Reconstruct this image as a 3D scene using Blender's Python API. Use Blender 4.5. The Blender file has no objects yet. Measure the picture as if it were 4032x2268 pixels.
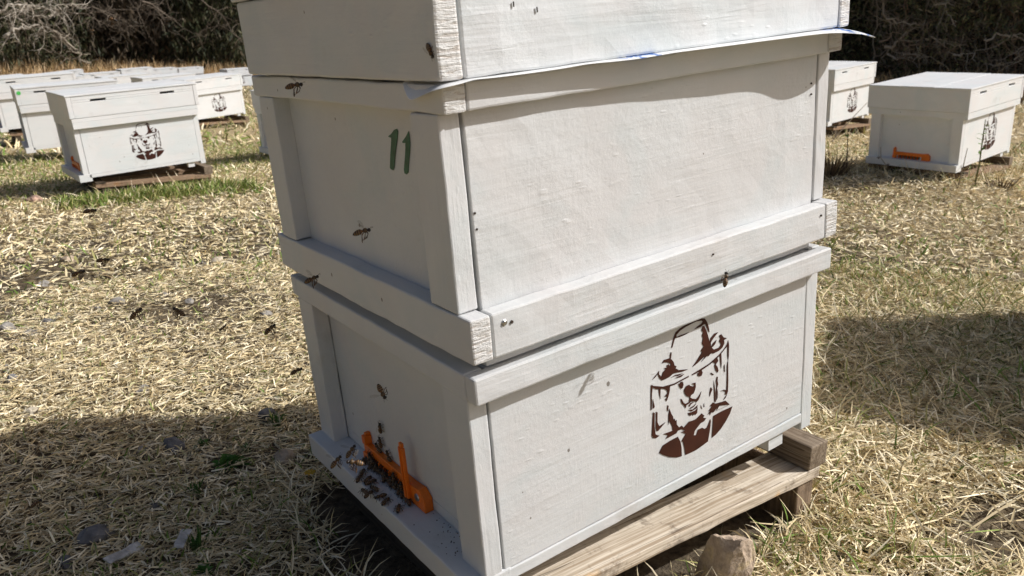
import bpy, bmesh, math, random
import numpy as np
from mathutils import Vector, Matrix, noise as mnoise

sc = bpy.context.scene
C = sc.collection
R = math.radians
rng = np.random.default_rng(7)
random.seed(7)

# ------------------------------------------------------------------ camera
cam_d = bpy.data.cameras.new('camera')
cam_d.sensor_width = 36.0
cam_d.lens = 28.54
cam_d.clip_start = 0.05
cam_d.clip_end = 500
cam = bpy.data.objects.new('camera', cam_d)
C.objects.link(cam)
CAM = Vector((-0.3728, -0.56, 0.5383))
cam.location = CAM
cam.rotation_euler = (R(90 - 16.78), 0, R(-35.53))
cam_d.dof.use_dof = True
cam_d.dof.focus_distance = 0.95
cam_d.dof.aperture_fstop = 15.0
sc.camera = cam

# ------------------------------------------------------------------ sun + sky
SUN = Vector((1.05, -0.67, 1.0)).normalized()          # towards the sun
elev = math.asin(SUN.z)
w = bpy.data.worlds.new('World')
sc.world = w
w.use_nodes = True
nt = w.node_tree
sky = nt.nodes.new('ShaderNodeTexSky')
sky.sky_type = 'NISHITA'
sky.sun_disc = False
sky.sun_elevation = elev
sky.sun_rotation = math.atan2(SUN.x, SUN.y)
sky.air_density = 0.75
sky.ozone_density = 0.4
sky.dust_density = 5.0
nt.nodes['Background'].inputs['Strength'].default_value = 0.078
nt.links.new(sky.outputs[0], nt.nodes['Background'].inputs['Color'])
sl = bpy.data.lights.new('sun', 'SUN')
sl.energy = 4.4
sl.angle = R(0.53)
sl.color = (1.0, 0.995, 0.985)
so = bpy.data.objects.new('sun', sl)
so.rotation_euler = (-SUN).to_track_quat('-Z', 'Y').to_euler()
so.location = SUN * 30
C.objects.link(so)
sc.view_settings.view_transform = 'Standard'
sc.view_settings.look = 'None'
sc.view_settings.exposure = 0.10
sc.view_settings.gamma = 1.0

# ------------------------------------------------------------------ materials
def newmat(name):
    m = bpy.data.materials.new(name)
    m.use_nodes = True
    t = m.node_tree
    return m, t, t.nodes['Principled BSDF']

def N(t, typ, **kw):
    n = t.nodes.new(typ)
    for k, v in kw.items():
        if k.startswith('i_'):
            key = k[2:]
            n.inputs[int(key) if key.isdigit() else key.replace('_', ' ')].default_value = v
        else:
            setattr(n, k, v)
    return n

def ramp(t, src, stops):
    r = t.nodes.new('ShaderNodeValToRGB')
    el = r.color_ramp.elements
    while len(el) < len(stops):
        el.new(0.5)
    for e, (p, c) in zip(el, stops):
        e.position = p
        e.color = (c[0], c[1], c[2], 1) if len(c) > 2 else (c[0],) * 3 + (1,)
    t.links.new(src, r.inputs[0])
    return r.outputs[0]

def mixc(t, fac, a, b, mode='MIX'):
    m = t.nodes.new('ShaderNodeMix')
    m.data_type = 'RGBA'
    m.blend_type = mode
    for s, v in ((0, fac), (6, a), (7, b)):
        if hasattr(v, 'is_output') or isinstance(v, bpy.types.NodeSocket):
            t.links.new(v, m.inputs[s])
        else:
            m.inputs[s].default_value = v if s == 0 else (v[0], v[1], v[2], 1)
    return m.outputs[2]

def math_(t, op, a, b=0.0):
    m = t.nodes.new('ShaderNodeMath')
    m.operation = op
    for i, v in enumerate((a, b)):
        if isinstance(v, bpy.types.NodeSocket):
            t.links.new(v, m.inputs[i])
        else:
            m.inputs[i].default_value = v
    return m.outputs[0]

VARY = [False]
def coords(t, scale, kind='Object'):
    tc = t.nodes.new('ShaderNodeTexCoord')
    mp = t.nodes.new('ShaderNodeMapping')
    mp.inputs['Scale'].default_value = scale
    src = tc.outputs[kind]
    if VARY[0]:     # every board of the repeated hives takes its own stretch of the pattern
        oi = t.nodes.new('ShaderNodeObjectInfo')
        ml = t.nodes.new('ShaderNodeVectorMath'); ml.operation = 'SCALE'
        ml.inputs[0].default_value = (7.3, 5.1, 3.7)
        t.links.new(oi.outputs['Random'], ml.inputs['Scale'])
        ad = t.nodes.new('ShaderNodeVectorMath'); ad.operation = 'ADD'
        t.links.new(src, ad.inputs[0]); t.links.new(ml.outputs[0], ad.inputs[1])
        src = ad.outputs[0]
    t.links.new(src, mp.inputs[0])
    return mp.outputs[0]

def noise(t, vec, scale, detail=4, rough=0.55, dist=0.0):
    n = t.nodes.new('ShaderNodeTexNoise')
    n.inputs['Scale'].default_value = scale
    n.inputs['Detail'].default_value = detail
    n.inputs['Roughness'].default_value = rough
    n.inputs['Distortion'].default_value = dist
    t.links.new(vec, n.inputs['Vector'])
    return n.outputs[0]

def paint(name, grain, tint=(0.61, 0.62, 0.622), coarse=1.0):
    """old brushed white paint over rough boards, grain along one axis"""
    m, t, b = newmat(name)
    g = {'x': (5, 90, 90), 'y': (90, 5, 90), 'z': (90, 90, 5)}[grain]
    o = coords(t, (1, 1, 1))
    big = noise(t, o, 7, 3)
    c1 = mixc(t, ramp(t, big, [(0.40, (0,)), (0.60, (1,))]), tint, (tint[0] * 0.985, tint[1] * 0.96, tint[2] * 0.95))
    big2 = noise(t, coords(t, (1.3, 1.7, 2.1)), 5, 3, 0.6, 0.6)
    c2 = mixc(t, ramp(t, big2, [(0.48, (0,)), (0.66, (0.9,))]), c1, (tint[0] * 0.92, tint[1] * 0.955, tint[2] * 0.96))
    gr = noise(t, coords(t, g), 1.0, 5, 0.6, 0.4)
    gm = ramp(t, noise(t, coords(t, (4, 4, 9)), 1.0, 3), [(0.42, (0.25,)), (0.62, (1,))])
    c3 = mixc(t, math_(t, 'MULTIPLY', ramp(t, gr, [(0.26, (0.40,)), (0.42, (0,))]), gm), c2, (tint[0] * 0.84, tint[1] * 0.82, tint[2] * 0.78))
    # specks of dirt and bare spots
    v = N(t, 'ShaderNodeTexVoronoi', i_Scale=42.0)
    v.inputs['Randomness'].default_value = 1.0
    t.links.new(coords(t, (1, 1, 0.8)), v.inputs['Vector'])
    rad = math_(t, 'MULTIPLY', ramp(t, v.outputs['Color'], [(0.70, (0,)), (1.0, (1,))]), 0.115)
    sp = math_(t, 'LESS_THAN', v.outputs['Distance'], rad)
    c4 = mixc(t, math_(t, 'MULTIPLY', sp, 0.75), c3, (0.10, 0.075, 0.05))
    # grime patches
    dn = noise(t, coords(t, (9, 9, 9)), 1.0, 6, 0.7)
    c5 = mixc(t, ramp(t, dn, [(0.62, (0,)), (0.80, (0.45,))]), c4, (0.34, 0.30, 0.25))
    t.links.new(c5, b.inputs['Base Color'])
    b.inputs['Roughness'].default_value = 0.5
    b.inputs['Specular IOR Level'].default_value = 0.35
    # relief: patches of grain, brush hairs down the face, runs, lumps and grit
    hair = noise(t, coords(t, (260, 260, 34)), 1.0, 4, 0.7, 0.5)
    hm = ramp(t, noise(t, coords(t, (7, 7, 3)), 1.0, 3), [(0.45, (0,)), (0.65, (1,))])
    lump = N(t, 'ShaderNodeTexVoronoi', i_Scale=150.0, feature='SMOOTH_F1')
    t.links.new(coords(t, {'x': (0.35, 1, 1), 'y': (1, 0.35, 1), 'z': (1, 1, 0.35)}[grain]), lump.inputs['Vector'])
    lp = ramp(t, lump.outputs['Distance'], [(0.0, (1,)), (0.24, (0,))])
    msk = ramp(t, noise(t, coords(t, (9, 9, 14)), 1.0, 3), [(0.50, (0,)), (0.60, (1,))])
    fine = noise(t, coords(t, (130, 130, 130)), 1.0, 6, 0.72)
    h = math_(t, 'MULTIPLY', math_(t, 'MULTIPLY', gr, gm), 1.0 * coarse)
    h = math_(t, 'ADD', h, math_(t, 'MULTIPLY', math_(t, 'MULTIPLY', hair, hm), 0.26))
    h = math_(t, 'ADD', h, math_(t, 'MULTIPLY', math_(t, 'MULTIPLY', lp, msk), 0.32 * coarse))
    h = math_(t, 'ADD', h, math_(t, 'MULTIPLY', math_(t, 'MULTIPLY', fine, ramp(t, noise(t, coords(t, (5, 5, 6)), 1.0, 3), [(0.38, (0.25,)), (0.62, (1,))])), 0.55))
    h = math_(t, 'SUBTRACT', h, math_(t, 'MULTIPLY', sp, 0.8))
    bp = N(t, 'ShaderNodeBump', i_Strength=0.75, i_Distance=0.0017)
    t.links.new(h, bp.inputs['Height'])
    t.links.new(bp.outputs[0], b.inputs['Normal'])
    return m

def wood(name, grain, ca, cb, cdark, rough=0.75):
    m, t, b = newmat(name)
    g = {'x': (3, 190, 190), 'y': (190, 3, 190), 'z': (190, 190, 3)}[grain]
    gr = noise(t, coords(t, g), 1.0, 5, 0.65, 0.5)
    big = noise(t, coords(t, {'x': (2, 26, 26), 'y': (26, 2, 26), 'z': (26, 26, 2)}[grain]), 1.0, 4, 0.6, 0.8)
    fineg = noise(t, coords(t, {'x': (9, 600, 600), 'y': (600, 9, 600), 'z': (600, 600, 9)}[grain]), 1.0, 4, 0.7)
    c = mixc(t, ramp(t, gr, [(0.40, (1,)), (0.56, (0,))]), ca, cb)
    c = mixc(t, ramp(t, fineg, [(0.36, (0.6,)), (0.52, (0,))]), c, cb)
    c = mixc(t, ramp(t, big, [(0.60, (0,)), (0.70, (0.9,))]), c, cdark)
    crack = noise(t, coords(t, {'x': (1.6, 70, 70), 'y': (70, 1.6, 70), 'z': (70, 70, 1.6)}[grain]), 1.0, 2, 0.5, 0.4)
    c = mixc(t, ramp(t, crack, [(0.585, (0,)), (0.60, (0.85,)), (0.625, (0,))]), c, (cdark[0] * 0.45, cdark[1] * 0.45, cdark[2] * 0.45))
    c = mixc(t, ramp(t, noise(t, coords(t, (13, 13, 13)), 1, 3, 0.6), [(0.63, (0,)), (0.70, (0.55,))]), c, (ca[0] * 0.9, ca[1] * 0.62, ca[2] * 0.30))
    c = mixc(t, ramp(t, noise(t, coords(t, (22, 22, 22)), 1, 6, 0.75), [(0.54, (0,)), (0.68, (0.75,))]), c, (cdark[0] * 0.5, cdark[1] * 0.45, cdark[2] * 0.4))
    t.links.new(c, b.inputs['Base Color'])
    b.inputs['Roughness'].default_value = rough
    b.inputs['Specular IOR Level'].default_value = 0.25
    bp = N(t, 'ShaderNodeBump', i_Strength=0.6, i_Distance=0.0015)
    t.links.new(gr, bp.inputs['Height'])
    t.links.new(bp.outputs[0], b.inputs['Normal'])
    return m

def plain(name, col, rough=0.6, var=0.15, scale=30, bump=0.0, spec=0.3, metal=0.0):
    m, t, b = newmat(name)
    n = noise(t, coords(t, (1, 1, 1)), scale, 5)
    lo = tuple(c * (1 - var) for c in col)
    hi = tuple(min(1, c * (1 + var)) for c in col)
    t.links.new(mixc(t, ramp(t, n, [(0.35, (0,)), (0.65, (1,))]), lo, hi), b.inputs['Base Color'])
    b.inputs['Roughness'].default_value = rough
    b.inputs['Specular IOR Level'].default_value = spec
    b.inputs['Metallic'].default_value = metal
    if bump:
        bp = N(t, 'ShaderNodeBump', i_Strength=0.7, i_Distance=bump)
        t.links.new(n, bp.inputs['Height'])
        t.links.new(bp.outputs[0], b.inputs['Normal'])
    return m

def attr_mat(name, rough=0.6, transl=0.25, spec=0.2):
    """colour read from the mesh (each blade, leaf or twig has its own natural colour)"""
    m, t, b = newmat(name)
    a = t.nodes.new('ShaderNodeAttribute')
    a.attribute_name = 'Col'
    t.links.new(a.outputs['Color'], b.inputs['Base Color'])
    b.inputs['Roughness'].default_value = rough
    b.inputs['Specular IOR Level'].default_value = spec
    if transl > 0:
        tr = t.nodes.new('ShaderNodeBsdfTranslucent')
        t.links.new(a.outputs['Color'], tr.inputs['Color'])
        mx = t.nodes.new('ShaderNodeMixShader')
        mx.inputs[0].default_value = transl
        out = t.nodes['Material Output']
        t.links.new(b.outputs[0], mx.inputs[1])
        t.links.new(tr.outputs[0], mx.inputs[2])
        t.links.new(mx.outputs[0], out.inputs['Surface'])
    return m

M = {}
for g in 'xyz':
    M['paint_' + g] = paint('white_paint_' + g, g)
    VARY[0] = True
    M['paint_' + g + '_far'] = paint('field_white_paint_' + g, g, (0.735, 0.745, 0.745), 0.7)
    VARY[0] = False
def end_grain(name):
    """painted saw-cut end: growth rings stand out as slanting ridges"""
    m, t, b = newmat(name)
    w1 = noise(t, coords(t, (40, 40, 330)), 1.0, 3, 0.6, 0.8)
    w2 = noise(t, coords(t, (240, 240, 240)), 1.0, 5, 0.7)
    c = mixc(t, ramp(t, w1, [(0.36, (1,)), (0.47, (0,))]), (0.655, 0.65, 0.635), (0.50, 0.455, 0.41))
    t.links.new(c, b.inputs['Base Color'])
    b.inputs['Roughness'].default_value = 0.6
    h = math_(t, 'ADD', math_(t, 'MULTIPLY', w1, 1.2), math_(t, 'MULTIPLY', w2, 0.5))
    bp = N(t, 'ShaderNodeBump', i_Strength=0.8, i_Distance=0.003)
    t.links.new(h, bp.inputs['Height']); t.links.new(bp.outputs[0], b.inputs['Normal'])
    return m
M['paint_end'] = end_grain('white_paint_end_grain')
M['paint_lid'] = paint('white_paint_lid', 'x', (0.625, 0.65, 0.665), 1.5)
M['emblem'] = plain('brown_stencil_paint', (0.045, 0.011, 0.006), 0.5, 0.2, 40)
M['green'] = plain('green_marker_paint', (0.018, 0.10, 0.055), 0.45, 0.25, 120)
M['orange'] = plain('orange_plastic', (0.80, 0.17, 0.008), 0.38, 0.08, 60, spec=0.5)
M['steel'] = plain('screw_steel', (0.5, 0.5, 0.48), 0.3, 0.1, 200, metal=1.0)
M['rust'] = plain('dark_nail_hole', (0.05, 0.035, 0.025), 0.8, 0.3, 300)
M['plank'] = wood('bare_pine_plank', 'x', (0.68, 0.60, 0.49), (0.37, 0.29, 0.205), (0.15, 0.10, 0.065))
M['plank_far'] = wood('field_pine_plank', 'x', (0.34, 0.24, 0.16), (0.24, 0.155, 0.095), (0.17, 0.10, 0.06))
M['beam'] = wood('weathered_beam', 'y', (0.27, 0.215, 0.155), (0.155, 0.115, 0.08), (0.12, 0.085, 0.055))
M['dark_wood'] = wood('shade_dark_wood', 'y', (0.10, 0.075, 0.05), (0.06, 0.045, 0.03), (0.04, 0.03, 0.02))  # deep shade under the landing board is put into this wood's colour
M['leg'] = wood('weathered_leg', 'z', (0.30, 0.22, 0.15), (0.17, 0.12, 0.08), (0.12, 0.08, 0.05))
M['straw'] = attr_mat('grass_blades', 0.62, 0.08)
M['leaf'] = attr_mat('tree_leaves', 0.6, 0.2)
M['twig'] = attr_mat('bark_and_twigs', 0.8, 0.0, 0.1)

def bee_mat():
    m, t, b = newmat('bee_body')
    tc = t.nodes.new('ShaderNodeTexCoord')
    sx = t.nodes.new('ShaderNodeSeparateXYZ')
    t.links.new(tc.outputs['Object'], sx.inputs[0])
    f = math_(t, 'MULTIPLY', math_(t, 'ADD', sx.outputs[0], 0.0085), 1 / 0.015)
    dk, am, gd = (0.014, 0.008, 0.005), (0.13, 0.055, 0.012), (0.24, 0.15, 0.06)
    c = ramp(t, f, [(0.0, dk), (0.10, dk), (0.13, am), (0.17, gd), (0.19, dk), (0.235, dk), (0.26, gd), (0.29, am), (0.31, dk), (0.345, dk), (0.37, gd), (0.41, am),
                    (0.43, dk), (0.46, dk), (0.48, am), (0.58, am), (0.61, dk), (0.66, (0.085, 0.05, 0.018)), (0.78, (0.08, 0.047, 0.018)), (0.81, dk), (1.0, dk)])
    t.links.new(c, b.inputs['Base Color'])
    b.inputs['Roughness'].default_value = 0.55
    return m
M['bee'] = bee_mat()
def wing_mat():
    m, t, b = newmat('bee_wing')
    b.inputs['Base Color'].default_value = (0.25, 0.20, 0.14, 1)
    b.inputs['Roughness'].default_value = 0.25
    b.inputs['Alpha'].default_value = 0.22
    return m
M['wing'] = wing_mat()

# ------------------------------------------------------------------ mesh helpers
class MB:
    """collects shapes and links them as ONE mesh object"""
    def __init__(s):
        s.v, s.f, s.c, s.mi = [], [], [], []
    def add(s, vs, fs, col=None, mi=0):
        o = len(s.v)
        s.v += [tuple(v) for v in vs]
        s.f += [tuple(i + o for i in f) for f in fs]
        s.mi += [mi] * len(fs)
        s.c += [col or (1, 1, 1)] * len(vs)
    def build(s, name, mat, parent=None, smooth=False, bevel=0.0):
        me = bpy.data.meshes.new(name)
        me.from_pydata(s.v, [], s.f)
        mats = mat if isinstance(mat, (list, tuple)) else [mat]
        for m_ in mats:
            me.materials.append(m_)
        if len(mats) > 1:
            me.polygons.foreach_set('material_index', s.mi)
        if any(c != (1, 1, 1) for c in s.c[:50]):
            a = me.attributes.new('Col', 'FLOAT_COLOR', 'POINT')
            a.data.foreach_set('color', np.c_[np.array(s.c), np.ones(len(s.c))].ravel().astype(np.float32))
        if smooth:
            me.polygons.foreach_set('use_smooth', [True] * len(me.polygons))
        me.update()
        o = bpy.data.objects.new(name, me)
        C.objects.link(o)
        if parent:
            o.parent = parent
        if bevel:
            b = o.modifiers.new('bevel', 'BEVEL')
            b.width = bevel
            b.segments = 2
            b.limit_method = 'ANGLE'
            b.angle_limit = R(50)
        return o
    def box(s, x0, x1, y0, y1, z0, z1, mi=0):
        vs = [(x, y, z) for z in (z0, z1) for y in (y0, y1) for x in (x0, x1)]
        s.add(vs, [(0, 2, 3, 1), (4, 5, 7, 6), (0, 1, 5, 4), (1, 3, 7, 5), (3, 2, 6, 7), (2, 0, 4, 6)], None, mi)
    def board(s, x0, x1, y0, y1, z0, z1, jit=0.0007, step=0.018, seed=0.0, ends=None, mi=0):
        """a sawn board: box cut along its length, faces slightly wavy. ends = material index of the end grain"""
        d = (x1 - x0, y1 - y0, z1 - z0)
        ax = max(range(3), key=lambda i: d[i])
        n = [1, 1, 1]
        for i in range(3):
            n[i] = max(1, int(round(d[i] / step))) if i == ax or d[i] > 0.06 else (2 if d[i] > 0.012 else 1)
        lo = (x0, y0, z0)
        idx, vs, fs, ms = {}, [], [], []
        def vid(i, j, k):
            if (i, j, k) not in idx:
                p = [lo[a] + d[a] * q / n[a] for a, q in enumerate((i, j, k))]
                nv = mnoise.noise_vector(Vector(p) * 23 + Vector((seed, seed * 1.7, 0)))
                nv2 = mnoise.noise_vector(Vector(p) * 90 + Vector((seed * 3.1, 0, seed)))
                idx[(i, j, k)] = len(vs)
                vs.append(tuple(p[a] + (nv[a] + 0.5 * nv2[a]) * jit for a in range(3)))
            return idx[(i, j, k)]
        for a in range(3):
            b, c = (a + 1) % 3, (a + 2) % 3
            for side in (0, n[a]):
                for u in range(n[b]):
                    for w_ in range(n[c]):
                        q = []
                        for du, dw in ((0, 0), (1, 0), (1, 1), (0, 1)):
                            ijk = [0, 0, 0]
                            ijk[a], ijk[b], ijk[c] = side, u + du, w_ + dw
                            q.append(vid(*ijk))
                        fs.append(tuple(q) if side else tuple(q[::-1]))
                        ms.append(ends if (ends is not None and a == ax) else mi)
        o = len(s.v)
        s.v += vs
        s.f += [tuple(i + o for i in f) for f in fs]
        s.mi += ms
        s.c += [(1, 1, 1)] * len(vs)
    def tube(s, pts, rad, seg=5, col=None, cap=True):
        pts = [Vector(p) for p in pts]
        rads = rad if isinstance(rad, (list, tuple)) else [rad] * len(pts)
        vs, fs = [], []
        up = Vector((0.31, 0.17, 0.93))
        for i, p in enumerate(pts):
            d = (pts[min(i + 1, len(pts) - 1)] - pts[max(i - 1, 0)])
            d = d.normalized() if d.length > 1e-9 else Vector((0, 0, 1))
            a = d.cross(up)
            if a.length < 1e-3:
                a = d.cross(Vector((1, 0, 0)))
            a.normalize()
            b = d.cross(a)
            for k in range(seg):
                th = 2 * math.pi * k / seg
                vs.append(p + (a * math.cos(th) + b * math.sin(th)) * rads[i])
        for i in range(len(pts) - 1):
            for k in range(seg):
                k2 = (k + 1) % seg
                fs.append((i * seg + k, i * seg + k2, (i + 1) * seg + k2, (i + 1) * seg + k))
        if cap:
            fs.append(tuple(range(seg))[::-1])
            fs.append(tuple((len(pts) - 1) * seg + k for k in range(seg)))
        s.add(vs, fs, col)

def tag(o, label=None, cat=None, group=None, kind=None):
    if label: o['label'] = label
    if cat: o['category'] = cat
    if group: o['group'] = group
    if kind: o['kind'] = kind
    return o

def empty(name, loc, rot=None, mat=None):
    o = bpy.data.objects.new(name, None)
    C.objects.link(o)
    o.empty_display_size = 0.1
    if mat is not None:
        o.matrix_world = mat
    else:
        o.location = loc
        if rot: o.rotation_euler = rot
    return o

def kids(o):
    return [c for c in bpy.data.objects if c.parent == o]

def copy_tree(o, parent=None):
    c = o.copy()
    C.objects.link(c)
    if parent is not None:
        c.parent = parent
    for ch in kids(o):
        copy_tree(ch, c)
    return c

def flat_shapes(polys, to3d, thick_dir, thick=0.0004):
    """paint marks: outlines filled and given the thickness of a coat of paint"""
    mb = MB()
    from mathutils.geometry import tessellate_polygon
    for poly in polys:
        tri = tessellate_polygon([[Vector((p[0], p[1], 0)) for p in poly]])
        n = len(poly)
        base = [Vector(to3d(p)) for p in poly]
        top = [b + Vector(thick_dir) * thick for b in base]
        fs = [tuple(t) for t in tri]
        area = sum(poly[i][0] * poly[(i + 1) % n][1] - poly[(i + 1) % n][0] * poly[i][1] for i in range(n))
        mb.add(top, fs)
        mb.add(base + top, [(i, (i + 1) % n, n + (i + 1) % n, n + i) for i in range(n)])
    return mb

# ------------------------------------------------------------------ the ground
def lerp(y, xs, zs):
    return np.interp(y, xs, zs)

def ground_z(x, y):
    x = np.asarray(x, float); y = np.asarray(y, float)
    z = lerp(y, [-40, 1.5, 3, 5, 7, 10, 12, 15, 18, 20.5, 24, 30, 45, 90], [0, 0, -0.03, -0.08, -0.14, -0.2, -0.27, -0.33, -0.35, -0.25, -0.02, 0.6, 5, 18])
    k = np.clip((x - 2.0) / 3.0, 0, 1)
    z = z * np.where(y < 15, 1 - 0.45 * k, 1)
    d = np.hypot(x - 12, y) * 0 + x
    z = z + np.interp(d, [13, 17, 30, 80], [0, 0.2, 3, 14])
    z = z + 0.010 * np.sin(3.1 * x + 1.3 * y) * np.sin(2.3 * y - 0.7 * x) + 0.006 * np.sin(7.7 * x - 3) * np.sin(6.1 * y + 1)
    for hx, hy, up in ((0.28, 3.48, 0.022), (3.33, 1.37, 0.046), (4.62, 2.85, 0.024), (0.25, 5.0, 0.024), (1.7, 7.2, 0.02), (1.5, 3.98, 0.03), (0.24, 6.43, 0.02)):
        z = z + up * np.exp(-(((x - hx) / 0.62) ** 2 + ((y - hy) / 0.60) ** 2) ** 2)
    return z - 0.078

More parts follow.
